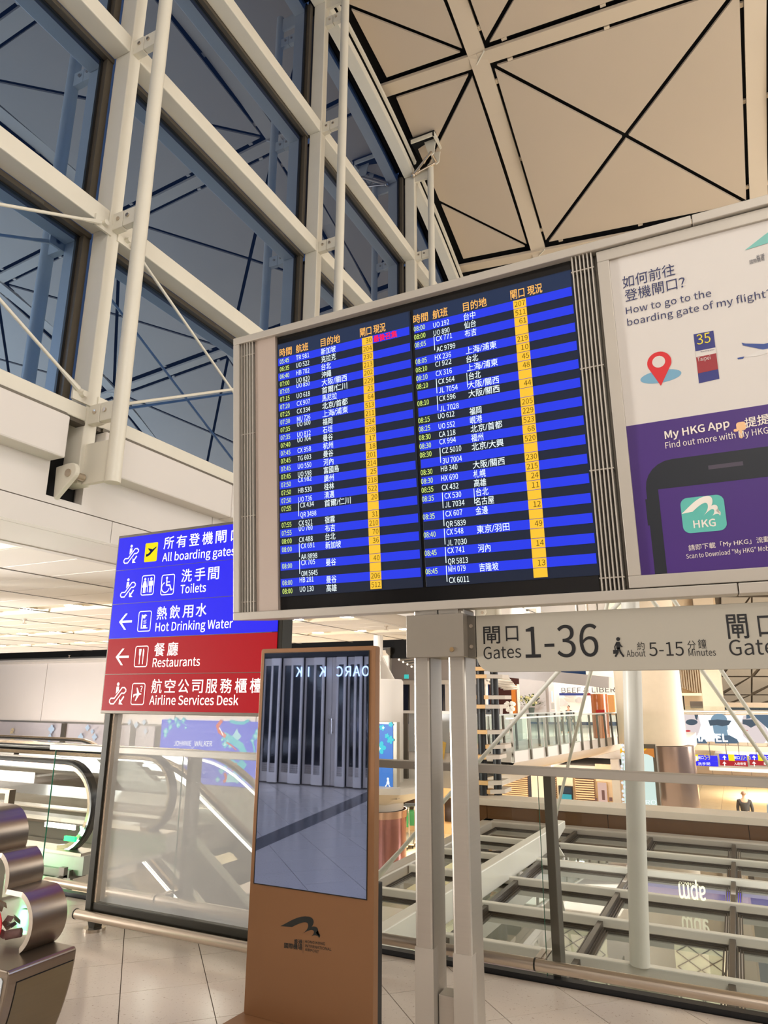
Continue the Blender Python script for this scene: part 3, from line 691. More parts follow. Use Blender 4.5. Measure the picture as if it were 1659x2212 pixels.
# posts, neck and the cover box between them
for px0, px1 in ((893, 950), (967, 1024)):
    u0 = AY(px0, 1430, 3.25).x; u1 = u0+.088
    mb = MB(); mb.box(u0, u1, 3.25, 3.42, 0.005, 2.03); po = obj('post', mb, M_ALU, board, bevel=.012)
    mb = MB(); mb.box(u0-.001, u1+.001, 3.2485, 3.30, 0.005, .50); obj('post_sleeve', mb, M_ALUM, po)
    mb = MB(); mb.box(u0-.004, u0+.0, 3.27, 3.41, 0.005, 2.0); obj('edge_strip', mb, M_ALUD, po)
    mb = MB(); mb.box(u0-.04, u1+.04, 3.2, 3.46, 0, .012); obj('base_plate', mb, M_SS, po)
bx0, bx1 = AY(877, 1330, 3.2).x, AY(1000, 1330, 3.2).x
bz = AY(878, 1421, 3.2).z; bt = AY(877, 1330, 3.2).z
mb = MB(); mb.box(bx0, bx1, 3.2, 3.45, bz, bt); o = obj('cover_box', mb, M_GREYM, board, bevel=.004)
mb = MB(); mb.cyl((bx1-.06, 3.199, bz+.035), (bx1-.06, 3.194, bz+.035), .011, 14); obj('key_lock', mb, mat('brass_lock', (168, 140, 100), .4, .6), o)
mb = MB(); mb.box(bx0+.06, bx0+.16, 3.24, 3.42, bt-.01, 2.05); mb.box(bx1-.15, bx1-.04, 3.24, 3.42, bt-.01, 2.05); obj('neck', mb, M_ALU, board)
jx0 = AY(938, 2180, 3.3).x
mb = MB(); mb.box(-1.34, -1.262, 3.29, 3.38, 0.005, AY(960, 2150, 3.29).z); obj('cable_cover', mb, M_ALU, board, bevel=.003)

# ------------------------------------------------------------------ blade sign for the gates
GP = YP(3.27)
def gu(px, py): return GP.uv(px, py)
g0 = gu(1024, 1328)[0]; gt, gb_ = gu(1200, 1322)[1], gu(1200, 1450)[1]; R = .075
gs = thing('gate_direction_sign', 'long grey blade sign reading Gates 1-36 bolted under the flight board', 'sign', (g0+.8, 3.29, gb_))
gL = gu(1030, 1420)[0]
out = [(2.35, gb_), (2.35, gt), (gL, gt), (gL, gb_+R)]+[(gL+R-R*cos(radians(a)), gb_+R-R*sin(radians(a))) for a in range(10, 91, 10)]
mb = MB(); mb.prism([GP.P(u, v) for u, v in out], (0, .035, 0)); pn = obj('panel', mb, mat('grey_sign_panel', (172, 166, 152), .5, .1, var=.02, scale=2), gs, bevel=.002)
mb = MB(); mb.box(gL-.042, gL-.002, 3.262, 3.32, bz+.0, gt); fl = obj('bracket', mb, M_ALUD, gs, bevel=.002)
mb = MB()
for z in (gt-.05, bz+.05): mb.cyl((gL-.022, 3.262, z), (gL-.022, 3.256, z), .009, 12)
obj('bolt', mb, M_SS, fl)
mb = MB()
K = dict(pl=GP)
spaced(mb, GP, "閘口", (1045, 1391), (1124, 1386), .082, bold=.012, cw=.84); fit(mb, "Gates", (1045, 1424), (1126, 1420), .058, ref='G', **K)
fit(mb, "1-36", (1136, 1421), (1294, 1417), .143, ref='1', bold=.003, **K)
fit(mb, "約", (1377, 1405), (1393, 1404), .036, **K); fit(mb, "About", (1354, 1419), (1395, 1418), .028, ref='A', **K); fit(mb, "5-15", (1403, 1417), (1478, 1416), .058, ref='1', **K)
spaced(mb, GP, "分鐘", (1486, 1404), (1527, 1401), .038); fit(mb, "Minutes", (1488, 1417), (1547, 1416), .027, ref='M', **K)
spaced(mb, GP, "閘口", (1574, 1380), (1680, 1377), .100, bold=.012, cw=.75); fit(mb, "Gates", (1577, 1416), (1700, 1412), .064, ref='G', **K)
obj('lettering', mb, M_BLACK, pn)
mb = MB(); u, v = gu(1337, 1419)
idisc(mb, GP, u+.003, v+.078, .0085); ipoly(mb, GP, [(u-.008, v+.035), (u-.006, v+.066), (u+.008, v+.066), (u+.014, v+.05), (u+.02, v+.045), (u+.018, v+.041), (u+.01, v+.046), (u+.008, v+.035)])
istroke(mb, GP, [(u+.003, v+.038), (u+.009, v+.02), (u+.020, v+.002)], .008); istroke(mb, GP, [(u-.001, v+.038), (u-.003, v+.02), (u-.014, v+.003)], .008); istroke(mb, GP, [(u-.005, v+.062), (u-.014, v+.045), (u-.013, v+.033)], .005); irect(mb, GP, u-.023, v+.014, u-.006, v+.031)
obj('walking_figure', mb, M_BLACK, pn)

# ------------------------------------------------------------------ directory sign
SP = YP(3.927)
ds = thing('directory_sign', 'tall blue and red illuminated directory sign on dark posts with a glass lower panel', 'sign', (-3.6, 3.95, 0))
x0, x1 = SP.uv(258, 1163)[0], -2.74
x0 = -4.31; zb, zt = 1.486, 2.822
mb = MB(); mb.box(x0-.02, x1+.02, 3.935, 4.06, zb-.02, zt+.02); obj('sign_cabinet', mb, M_ALUD, ds, bevel=.004)
S_B = emit('sign_blue', (40, 36, 245), 1.0); S_R = emit('sign_red', (178, 4, 20), 1.0); S_W = emit('sign_white', (255, 253, 245), 1.35, False); S_Y = emit('sign_yellow', (255, 236, 20), 1.0, False)
pr = [zt, SP.uv(252, 1236)[1], SP.uv(247, 1307)[1], SP.uv(240, 1385)[1], SP.uv(232, 1459)[1], zb]
pr = [zt-(zt-zb)*k/5 for k in range(6)]
rows = []
for k in range(5):
    mb = MB(); mb.box(x0, x1, 3.925, 3.945, pr[k+1]+.003, pr[k]-.003); rows.append(obj('sign_panel', mb, S_B if k < 3 else S_R, ds, bevel=.001, label='glowing blue panel' if k < 3 else 'glowing red panel'))
def F(mb, s, a, b, h, **k): fit(mb, s, a, b, h, pl=SP, n=.004, **k)
W_ = [MB() for _ in range(5)]
spaced(W_[0], SP, "所有登機閘口", (354, 1187), (519, 1168), .092, n=.004, bold=.012); F(W_[0], "All boarding gates", (351, 1213), (508, 1199), .062, ref='A', bold=.015)
spaced(W_[1], SP, "洗手間", (392, 1258), (473, 1251), .092, n=.004, bold=.012); F(W_[1], "Toilets", (390, 1282), (445, 1278), .062, ref='T', bold=.015)
spaced(W_[2], SP, "熱飲用水", (339, 1339), (446, 1331), .092, n=.004, bold=.012); F(W_[2], "Hot Drinking Water", (336, 1364), (503, 1356), .062, ref='H', bold=.015)
spaced(W_[3], SP, "餐廳", (333, 1418), (384, 1416), .092, n=.004, bold=.012); F(W_[3], "Restaurants", (330, 1441), (432, 1438), .062, ref='R', bold=.015)
spaced(W_[4], SP, "航空公司服務櫃檯", (327, 1497), (566, 1497), .092, n=.004, bold=.012); F(W_[4], "Airline Services Desk", (323, 1522), (515, 1523), .062, ref='A', bold=.015)
def escal(mb, cx, cy, s):
    u, v = SP.uv(cx, cy)
    path = [(-.9, -.62), (-.98, -.82), (-.85, -1), (-.5, -1), (-.38, -.93), (.5, .48), (.85, .52), (.98, .35), (.92, .12), (.62, .02), (.45, .0), (-.28, -.62), (-.55, -.62)]
    path = [(-.85, -.98), (-.45, -.98), (.42, .02), (.75, .02), (.95, .2), (.95, .38), (.75, .56), (.45, .56), (-.42, -.46), (-.85, -.46), (-1, -.62), (-1, -.82)]
    istroke(mb, SP, [(u+a*s, v+b*s*.95) for a, b in path], s*.12, .004, closed=True)
    idisc(mb, SP, u-.1*s, v+.85*s, s*.16, .004); ipoly(mb, SP, [(u-.28*s, v+.62*s), (u+.05*s, v+.62*s), (u+.06*s, v+.28*s), (u-.3*s, v-.05*s)], .004)
    istroke(mb, SP, [(u+.75*s, v-.3*s), (u+.35*s, v-.8*s)], s*.16, .004); ipoly(mb, SP, [(u+.2*s, v-.98*s), (u+.25*s, v-.45*s), (u+.42*s, v-.66*s)], .0045); ipoly(mb, SP, [(u+.2*s, v-.98*s), (u+.72*s, v-.98*s), (u+.46*s, v-.78*s)], .0045)
escal(W_[0], 285, 1197, .075); escal(W_[1], 278, 1270, .075); escal(W_[4], 256, 1498, .080)
def frame(mb, cx, cy, w=.125, h=.15):
    u, v = SP.uv(cx, cy); istroke(mb, SP, rrect(u-w/2, v-h/2, u+w/2, v+h/2, .015, 3), .007, .004, closed=True); return u, v
# yellow departures tile
ub, vb_ = SP.uv(327, 1193); mb = MB(); ipoly(mb, SP, rrect(ub-.065, vb_-.075, ub+.065, vb_+.075, .01), .003); yt = obj('departures_tile', mb, S_Y, rows[0])
mb = MB(); ipoly(mb, SP, [(ub-.05, vb_-.028), (ub-.04, vb_-.034), (ub-.01, vb_-.022), (ub+.055, vb_+.035), (ub+.05, vb_+.04), (ub+.015, vb_+.022), (ub-.03, vb_+.034), (ub-.033, vb_+.03), (ub-.008, vb_+.005), (ub-.03, vb_-.012), (ub-.045, vb_-.01)], .005); obj('plane_symbol', mb, emit('symbol_navy', (20, 20, 90), .6, False), rows[0])
# toilets
u, v = frame(W_[1], 320, 1264)
irect(W_[1], SP, u-.003, v-.055, u+.003, v+.055, .004)
for s_, fem in ((-.031, 1), (.031, 0)):
    idisc(W_[1], SP, u+s_, v+.047, .011, .004)
    if fem: ipoly(W_[1], SP, [(u+s_-.012, v+.033), (u+s_+.012, v+.033), (u+s_+.024, v-.015), (u+s_-.024, v-.015)], .004)
    else: irect(W_[1], SP, u+s_-.015, v-.008, u+s_+.015, v+.033, .004); irect(W_[1], SP, u+s_-.021, v-.005, u+s_-.015, v+.03, .004); irect(W_[1], SP, u+s_+.015, v-.005, u+s_+.021, v+.03, .004)
    irect(W_[1], SP, u+s_-.013, v-.058, u+s_-.002, v-.01, .004); irect(W_[1], SP, u+s_+.002, v-.058, u+s_+.013, v-.01, .004)
u, v = frame(W_[1], 363, 1263)
idisc(W_[1], SP, u-.012, v+.052, .010, .004)
istroke(W_[1], SP, [(u-.012, v+.038), (u-.010, v-.004), (u+.022, v-.004), (u+.038, v-.042), (u+.048, v-.038)], .011, .004); istroke(W_[1], SP, [(u-.01, v+.02), (u+.018, v+.02)], .008, .004)
istroke(W_[1], SP, [(u-.02+.038*cos(radians(a))*1.0, v-.02+.038*sin(radians(a))) for a in range(110, 345, 18)], .008, .004)
# water
def arrow(mb, cx, cy, s=.062):
    u, v = SP.uv(cx, cy); istroke(mb, SP, [(u+s, v), (u-s*.6, v)], s*.28, .004); ipoly(mb, SP, [(u-s*1.1, v), (u-s*.1, v+s*1.0), (u+s*.25, v+s*1.0), (u-s*.72, v)], .0045); ipoly(mb, SP, [(u-s*1.1, v), (u-s*.72, v), (u+s*.25, v-s*1.0), (u-s*.1, v-s*1.0)], .0045)
arrow(W_[2], 272, 1343); arrow(W_[3], 265, 1419)
u, v = frame(W_[2], 313, 1342)
irect(W_[2], SP, u-.033, v-.055, u-.021, v+.05, .004); irect(W_[2], SP, u-.033, v-.055, u+.035, v-.047, .004); ipoly(W_[2], SP, [(u-.018, v+.022), (u-.018, v+.045), (u+.008, v+.052), (u+.022, v+.04), (u+.008, v+.038), (u+.002, v+.02)], .004)
ipoly(W_[2], SP, [(u-.012, v-.03), (u+.022, v-.03), (u+.018, v-.047), (u-.008, v-.047)], .004)
for k in range(3): istroke(W_[2], SP, [(u-.008+.011*k, v-.022), (u-.003+.011*k, v-.01), (u-.010+.011*k, v+.0), (u-.003+.011*k, v+.01)], .003, .004)
u, v = frame(W_[3], 306, 1418)
for s_ in (-.015, .018): irect(W_[3], SP, u+s_-.004, v-.058, u+s_+.004, v+.01, .004)
ipoly(W_[3], SP, [(u-.027, v+.055), (u-.003, v+.055), (u-.005, v+.015), (u-.011, v+.0), (u-.019, v+.0), (u-.025, v+.015)], .004); ipoly(W_[3], SP, [(u+.012, v+.0), (u+.024, v+.0), (u+.026, v+.04), (u+.018, v+.06), (u+.012, v+.05)], .004)
u, v = frame(W_[4], 299, 1499)
ipoly(W_[4], SP, [(u-.045, v-.012), (u-.045, v-.004), (u-.03, v+.0), (u-.01, v+.004), (u-.02, v+.045), (u-.01, v+.045), (u+.012, v+.006), (u+.03, v+.004), (u+.034, v-.002), (u+.012, v-.008), (u-.016, v-.05), (u-.025, v-.05), (u-.012, v-.01), (u-.032, v-.012), (u-.04, v-.024), (u-.046, v-.024)], .004)
text(W_[4], SP, "?", u+.028, v+.016, .042, align='c', n=.004, bold=.03)
for k in range(5): obj('sign_lettering', W_[k], S_W, rows[k])
# dark posts, glass, bump tube and feet
M_PD = mat('dark_sign_post', (46, 44, 36), .35, .5, var=.08)
pc = SP.uv(222, 1560)[0]+.055
for px_, nm in ((-4.255, 0), (-2.80, 1)):
    mb = MB(); mb.box(px_-.03, px_+.03, 3.94, 4.05, .10, zb); po = obj('sign_post', mb, M_PD, ds, bevel=.006)
    mb = MB(); mb.box(px_+.03 if not nm else px_-.055, px_+.055 if not nm else px_-.03, 3.955, 4.035, .16, zb); obj('glazing_channel', mb, M_SS, po)
    mb = MB(); mb.prism([(px_-.035, 3.96, .13), (px_+.075, 3.96, .13), (px_+.045, 3.97, .02), (px_-.005, 3.97, .02)], (0, .07, 0)); obj('tapered_foot', mb, M_PD, po)
    mb = MB(); mb.cyl((px_+.02, 4.0, 0), (px_+.02, 4.0, .02), .075, 24); obj('floor_plate', mb, M_SS, po)
if True:
    mb = MB(); mb.box(-2.79, -2.70, 3.93, 4.05, zb, 2.9); obj('side_post', mb, M_PD, ds, bevel=.004)
mb = MB(); mb.quad((-4.20, 3.99, .19), (-2.855, 3.99, .19), (-2.855, 3.99, zb-.01), (-4.2, 3.99, zb-.01)); obj('glass_panel', mb, M_GLASSV, ds)
mb = MB(); mb.box(-4.23, -2.83, 3.95, 4.03, .12, .19); obj('bottom_rail', mb, M_PD, ds, bevel=.004)
tz = SP.uv(350, 2002)[1]
mb = MB(); mb.cyl((-4.315, 3.90, .118), (-2.72, 3.90, .118), .031, 20); obj('bump_tube', mb, M_SS, ds, smooth=True)
mb = MB(); mb.cyl((-4.322, 3.90, .118), (-4.315, 3.90, .118), .034, 20); mb.cyl((-2.72, 3.90, .118), (-2.712, 3.90, .118), .034, 20)
for px_ in (-4.25, -2.80): mb.box(px_-.012, px_+.012, 3.9, 3.96, .105, .13)
obj('tube_end', mb, M_PD, ds)

# ------------------------------------------------------------------ copper kiosk
KP = YP(3.334)
ki = thing('touchscreen_kiosk', 'copper coloured freestanding kiosk with a tall switched-off mirror-like screen', 'kiosk', (-2.06, 3.36, 0))
M_COP = mat('copper_paint', (146, 106, 72), .45, .3, var=.04, scale=2)
kx0, kx1 = -2.432, -1.692; kz = 1.862
def kbar(a, b, c, d, nm='casing'):
    mb = MB(); mb.box(a, b, 3.334, 3.40, c, d); return obj(nm, mb, M_COP, ki)
sx0, sx1, sz0, sz1 = -2.404, -1.732, .640, 1.834
# one casing with rounded outer corners
mb = MB(); n0 = len(mb.v); outl = rrect(kx0, .03, kx1, kz, .012, 3)
mb.prism([(u, 3.336, v) for u, v in outl], (0, .052, 0)); casing = obj('casing', mb, M_COP, ki, bevel=.002)
mb = MB(); mb.prism([(u, 3.388, v) for u, v in rrect(kx0+.02, .03, kx1-.012, kz-.01, .012, 3)], (0, .02, 0)); mb.box(kx0+.05, kx1-.004, 3.39, 3.44, .03, .70); obj('back_shell', mb, M_BLACK, ki, bevel=.004)
mb = MB(); mb.box(sx0, sx1, 3.3335, 3.338, sz0, sz1); 
m = bpy.data.materials.new('dark_mirror_screen'); m.use_nodes = True; nt = m.node_tree; b = nt.nodes['Principled BSDF']
b.inputs['Base Color'].default_value = (.34, .46, .82, 1); b.inputs['Metallic'].default_value = 1; b.inputs['Roughness'].default_value = .015
obj('screen', mb, m, ki)
mb = MB()
for a, b_, c, d in ((sx0-.004, sx0, sz0-.004, sz1+.004), (sx1, sx1+.004, sz0-.004, sz1+.004), (sx0, sx1, sz1, sz1+.004), (sx0, sx1, sz0-.004, sz0)): mb.box(a, b_, 3.332, 3.34, c, d)
obj('screen_rim', mb, M_BLACK, ki)
mb = MB(); mb.prism([(kx0-.03, 3.20, .0), (kx1+.03, 3.20, 0), (kx1+.01, 3.52, 0), (kx0-.01, 3.52, 0)], (0, 0, .03)); obj('base_plate', mb, M_COP, ki, bevel=.004)
M_KB = mat('printed_black_green', (30, 34, 32), .5)
mb = MB(); ku, kv = KP.uv(606, 2021)
k2 = Plane((0, 3.3355, 0), (1, 0, 0), (0, 0, 1))
eL = KP.uv(605, 2015)[0]; eR = KP.uv(690, 2020)[0]; eT = KP.uv(665, 1980)[1]; eB = KP.uv(690, 2029)[1]
logo(mb, k2, eL, eB, (eR-eL), (eT-eB), .001); obj('airport_emblem', mb, M_KB, casing)
mb = MB()
for s, a, b_, h in (("香港", (635, 2040), (653, 2041), .024), ("國際機場", (614, 2047.5), (653, 2052.5), .024), ("HONG KONG", (659, 2036.5), (702, 2042), .0125), ("INTERNATIONAL", (659, 2045.5), (716, 2054), .0125), ("AIRPORT", (659, 2053.5), (689, 2059.5), .0125)):
    fit(mb, s, a, b_, h, pl=k2, n=.001, bold=.02)
u0_, v0_ = k2.uv(655.5, 2031); irect(mb, k2, u0_, v0_-.058, u0_+.0012, v0_, .001); obj('emblem_text', mb, M_KB, casing)

# ------------------------------------------------------------------ glass balustrade along the edge
RY = 4.541
ba = thing('glass_balustrade', 'frameless glass balustrade with flat aluminium handrail and low steel bump tube', 'railing', (-2, RY, 0))
mb = MB(); mb.box(-5.535, 2.6, RY-.035, RY+.055, 1.128, 1.178); obj('handrail', mb, M_ALUM, ba, bevel=.005)
xs = [-5.50, -4.03, -2.60, -1.17, .26, 1.69, 2.6]
for a, b in zip(xs, xs[1:]):
    mb = MB(); mb.quad((a+.006, RY, .03), (b-.006, RY, .03), (b-.006, RY, 1.128), (a+.006, RY, 1.128)); obj('glass_pane', mb, M_GLASS, ba)
    mb = MB(); mb.box(a+.006, a+.008, RY-.006, RY+.006, .03, 1.128); obj('glass_edge', mb, mat('green_glass_edge', (40, 110, 84), .2), ba)
for x in xs[1:-1]:
    mb = MB(); mb.box(x+.035, x+.085, RY+.02, RY+.14, -.5, 1.13); obj('baluster', mb, M_ALUD, ba, bevel=.004)
    mb = MB(); mb.box(x-.03, x+.03, RY-.12, RY+.04, .145, .155); mb.box(x-.006, x+.006, RY-.13, RY, .10, .16); obj('tube_bracket', mb, M_SS, ba)
    mb = MB(); mb.cyl((x-.03, RY-.14, .125), (x-.02, RY-.14, .125), .033, 20); obj('tube_joint', mb, M_PD, ba)
for a, b in zip([-5.26]+[x-.024 for x in xs[1:-1]], [x-.026 for x in xs[1:-1]]+[2.6]):
    mb = MB(); mb.cyl((a, RY-.14, .125), (b-.004, RY-.14, .125), .031, 20); obj('bump_tube', mb, M_SS, ba, smooth=True)
mb = MB(); mb.box(-5.5, 2.6, RY-.03, RY+.03, 0, .028); obj('base_channel', mb, M_BLACK, ba)
mb = MB(); mb.box(-5.24, -5.2, RY-.14, RY+.02, .11, .14); mb.box(-5.26, -5.20, RY-.02, RY+.02, .11, .2); obj('tube_bracket', mb, M_ALUD, ba)
mb = MB(); p = AY(143, 1910, 4.52); mb.box(p.x-.03, p.x+.03, 4.50, 4.53, p.z-.03, p.z+.045); tag(obj('junction_box', mb, M_WHITE, bevel=.004), 'small white electrical box fixed low on the glass beside the escalator', 'box')
# cable on floor by the right post
mb = MB(); pts = [Vector((-1.06, 3.32, .012)), Vector((-1.05, 3.44, .03)), Vector((-1.03, 3.5, .09)), Vector((-1.0, 3.47, .05)), Vector((-.97, 3.40, .012)), Vector((-.93, 3.28, .012))]
mb.tube(pts, .008, 8); tag(obj('power_cable', mb, M_BLACK, smooth=True), 'short black cable looping out at the foot of the board post', 'cable')

# ------------------------------------------------------------------ cloud shaped donation box
db_ = thing('donation_box', 'brushed metal donation box shaped like stacked round lobes, notes behind its glass front', 'donation box', (-3.79, 2.6, 0))
cx = -3.79; YF, YB = 2.60, 2.80
lob = [(.48, .52, .145), (.29, .71, .125), (.125, .87, .14)]
def arc(c, z, r, a0, a1, n=14): return [(c+r*cos(radians(a0+(a1-a0)*i/n)), z+r*sin(radians(a0+(a1-a0)*i/n))) for i in range(n+1)]
right = arc(cx+.48, .520, .148, -58, 70)+arc(cx+.29, .70, .130, -18, 66)+arc(cx+.118, .862, .150, -20, 90)
left = [(2*cx-x, z) for x, z in reversed(right)]
prof = right+left[1:]
tn = .022
M_DON = mat('brushed_titanium', (150, 138, 124), .30, .9, var=.06, scale=5, stretch=(40, 1, 40))
M_RIM = mat('pale_metal_rim', (226, 214, 196), .4, .3, var=.04)
cmid = (cx, .62)
def inset(pts, d):
    out = []; n = len(pts)
    for i in range(n):
        a, b = Vector(pts[(i-1) % n]), Vector(pts[(i+1) % n]); t = (b-a).normalized(); nn = Vector((-t.y, t.x)); out.append((pts[i][0]+nn.x*d, pts[i][1]+nn.y*d))
    return out
inn = inset(prof, tn)
mb = MB(); n = len(prof)
for i in range(n-1):
    a, b = prof[i], prof[i+1]; mb.quad((a[0], YF, a[1]), (b[0], YF, b[1]), (b[0], YB, b[1]), (a[0], YB, a[1]))
    a, b = inn[i], inn[i+1]; mb.quad((a[0], YF+.001, a[1]), (b[0], YF+.001, b[1]), (b[0], YB, b[1]), (a[0], YB, a[1]))
shell = obj('lobed_shell', mb, M_DON, db_, smooth=True)
mb = MB()
for i in range(n-1): mb.quad((prof[i][0], YF, prof[i][1]), (prof[i+1][0], YF, prof[i+1][1]), (inn[i+1][0], YF-.004, inn[i+1][1]), (inn[i][0], YF-.004, inn[i][1]))
obj('front_rim', mb, M_RIM, db_)
mb = MB(); mb.poly([(x, YF+.006, z) for x, z in inn]); obj('front_glass', mb, M_GLASS, db_)
mb = MB(); mb.poly([(x, YB-.01, z) for x, z in inn]); obj('rear_glass', mb, M_GLASSV, db_)
YP0 = 2.43
pw = .72; zt_ = .395
pts = [(cx-pw, zt_), (cx+pw-.012, zt_), (cx+pw, zt_-.012)]+[(cx+pw-.10*(t/8)**1.8, zt_-.012-(zt_-.02)*t/8) for t in range(1, 9)]
pts = pts+[(2*cx-x, z) for x, z in reversed(pts[2:])]
mb = MB(); mb.prism([(x, YP0, z) for x, z in pts], (0, YB+.0-YP0, 0)); obj('plinth', mb, M_DON, db_, bevel=.006)
mb = MB(); mb.prism([(x*1.0 if abs(x-cx) < .6 else cx+(x-cx)*.955, YP0-.004, z*.92) for x, z in pts], (0, .003, 0)); obj('plinth_front', mb, mat('pale_blue_front', (206, 214, 218), .3), db_)
for (a, b, c, d) in ((YP0+.05, YB-.012, .06, .355),):
    pp = [p for p in pts if p[0] > cx+.5 and p[1] < zt_-.03]
    mb = MB()
    for i in range(len(pp)-1): mb.quad((pp[i][0]+.0015, a, pp[i][1]), (pp[i][0]+.0015, b, pp[i][1]), (pp[i+1][0]+.0015, b, pp[i+1][1]), (pp[i+1][0]+.0015, a, pp[i+1][1]))
    obj('side_door', mb, mat('olive_metal_door', (132, 120, 96), .33, .75, var=.05, scale=4, stretch=(40, 1, 40)), db_)
    mb = MB(); z0 = pp[0][1]; mb.box(pp[0][0]-.004, pp[0][0]+.0025, a-.004, b, z0, z0+.004)
    for i in range(len(pp)-1): mb.quad((pp[i][0]+.002, a-.004, pp[i][1]), (pp[i][0]+.002, a, pp[i][1]), (pp[i+1][0]+.002, a, pp[i+1][1]), (pp[i+1][0]+.002, a-.004, pp[i+1][1]))
    obj('door_joint', mb, M_VOID, db_)
DP = YP(YF-.0)
su, sv = DP.uv(-22, 1998)
mb = MB(); mb.prism([(su+.095*cos(2*pi*i/32), YF-.008, sv+.095*sin(2*pi*i/32)) for i in range(32)], (0, .005, 0)); stk = obj('round_sticker', mb, mat('sticker_red', (214, 40, 48), .35), db_)
mb = MB(); text(mb, YP(YF-.008), "Please", su+.083, sv-.01, .026, align='r', n=.001, bold=.02); text(mb, YP(YF-.008), "donate", su+.078, sv+.035, .02, align='r', n=.001, bold=.02); obj('sticker_text', mb, M_WHITE, stk)
# banknotes inside
cols = [mat('note_pink', (206, 150, 150), .6, var=.2, scale=60), mat('note_green', (160, 178, 130), .6, var=.2, scale=60), mat('note_brown', (176, 140, 104), .6, var=.2, scale=60), mat('note_cream', (222, 208, 180), .6, var=.15, scale=60), mat('note_violet', (150, 120, 150), .6, var=.2, scale=60)]
for k in range(34):
    cname = ['pink', 'green', 'brown', 'cream', 'violet'][k % 5]
    mb = MB(); x = cx+random.uniform(-.34, .46); y = random.uniform(YF+.05, YB-.05); z = .425+random.uniform(0, .14)*(1-abs(x-cx)*.6)
    a = random.uniform(0, pi); t = random.uniform(-.5, .5); A = Vector((cos(a)*cos(t), sin(a)*.5, sin(t)))*.05; B = Vector((-sin(a)*.6, cos(a)*.35, random.uniform(-.4, .6)))*.035
    c = Vector((x, y, z)); mb.quad(c-A-B, c+A*.2-B*1.1+Vector((0, 0, .01)), c+A*.2+B+Vector((0, 0, .01)), c-A+B); mb.quad(c+A*.2-B*1.1+Vector((0, 0, .01)), c+A-B, c+A+B, c+A*.2+B+Vector((0, 0, .01)))
    o = obj('banknote', mb, cols[k % 5]); tag(o, 'crumpled %s banknote lying in the donation box behind the glass' % cname, 'banknote', '%s banknotes in the donation box' % cname)
mb = MB(); c = Vector((cx+.36, YF+.07, .43)); mb.cyl(c, c+Vector((.06, .04, .01)), .022, 14, cap=False); tag(obj('rolled_banknote', mb, cols[0], smooth=True), 'rolled pink banknote at the right of the donation box', 'banknote')
bpy.data.objects.remove(_to) if False else None

# ================================================================== closed shop front behind the viewer (seen in the kiosk screen)
sf = thing('shopfront', 'closed shop front with narrow framed glass leaves, seen mirrored in the kiosk screen', 'shopfront', (-7.2, -5, 0))
M_SFR = mat('shopfront_frame', (220, 208, 196), .45, .1, var=.05); M_SGL = mat('dark_shop_glass', (10, 16, 26), .08, .0, var=.2)
mb = MB(); mb.box(-9.6, -4.8, -5.25, -4.98, 2.33, 2.75); obj('lintel', mb, M_BLACK, sf)
xs_ = [-9.3, -8.85, -8.42, -8.19, -7.97, -7.72, -7.45, -7.20, -6.97, -6.70, -6.50, -6.32, -6.16, -5.9, -5.6, -5.3, -5.0]
for i, (a, b) in enumerate(zip(xs_, xs_[1:])):
    z = 0.03 if i % 2 else -.05; yb = -4.95+z; solid = abs((a+b)/2+6.83) < .14
    mb = MB()
    if solid: mb.box(a+.004, (a+b)/2-.004, yb-.04, yb, .02, 2.32); mb.box((a+b)/2+.004, b-.004, yb-.04, yb, .02, 2.32)
    else:
        for c, d in ((a+.004, a+.045), (b-.045, b-.004)): mb.box(c, d, yb-.04, yb, .02, 2.32)
        mb.box(a+.04, b-.04, yb-.04, yb, 2.18, 2.32); mb.box(a+.04, b-.04, yb-.04, yb, .02, .20)
        for k in range(7):
            x = a+.05+(b-a-.1)*k/6; mb.box(x-.004, x+.004, yb-.03, yb-.01, .20, .36)
        for k in range(4): mb.box(a+.04, b-.04, yb-.03, yb-.01, .22+.04*k, .226+.04*k)
    fr = obj('door_leaf', mb, M_SFR, sf, bevel=.003)
    if not solid:
        mb = MB(); mb.box(a+.035, b-.035, yb-.03, yb-.02, .36, 2.18); obj('glass', mb, M_SGL, fr)
    else:
        mb = MB()
        for x in ((a+b)/2-.035, (a+b)/2+.035): mb.cyl((x, yb+.04, .92), (x, yb+.04, 1.2), .01, 8); mb.cyl((x, yb, .95), (x, yb+.04, .95), .008, 8); mb.cyl((x, yb, 1.17), (x, yb+.04, 1.17), .008, 8)
        obj('pull_handle', mb, M_SS, fr); mb = MB(); mb.cyl(((a+b)/2-.04, yb, 1.25), ((a+b)/2-.04, yb+.012, 1.25), .02, 12); obj('lock', mb, M_SS, fr)
BKP = Plane((0, -4.86, 0), (-1, 0, 0), (0, 0, 1))
mb = MB()
for ch, x in (("O", -6.05), ("A", -6.24), ("R", -6.42), ("C", -6.60), ("K", -6.97), ("I", -7.28), ("K", -7.50)):
    text(mb, BKP, ch, -x, 1.96, .18, align='c', bold=.01, n=0)
tag(obj('shop_lettering', mb, emit('letter_glow', (240, 246, 255), 3.0), None), 'glowing white shop letters across the closed shop front, mirrored in the kiosk screen', 'sign')
mb = MB(); mb.box(-16, 10, -6.6, -6.2, 0, 9); sobj('wall_back', mb, M_WHITE)
mb = MB(); mb.box(-9.7, -4.7, -5.3, -5.27, 0, 2.8); obj('dark_interior', mb, M_BLACK, sf)
mb = MB(); mb.prism([(-5.3, -.70, .0), (-5.12, -.50, .0), (-6.0, -4.8, .0), (-6.35, -4.8, .0)][::-1], (0, 0, .0015))
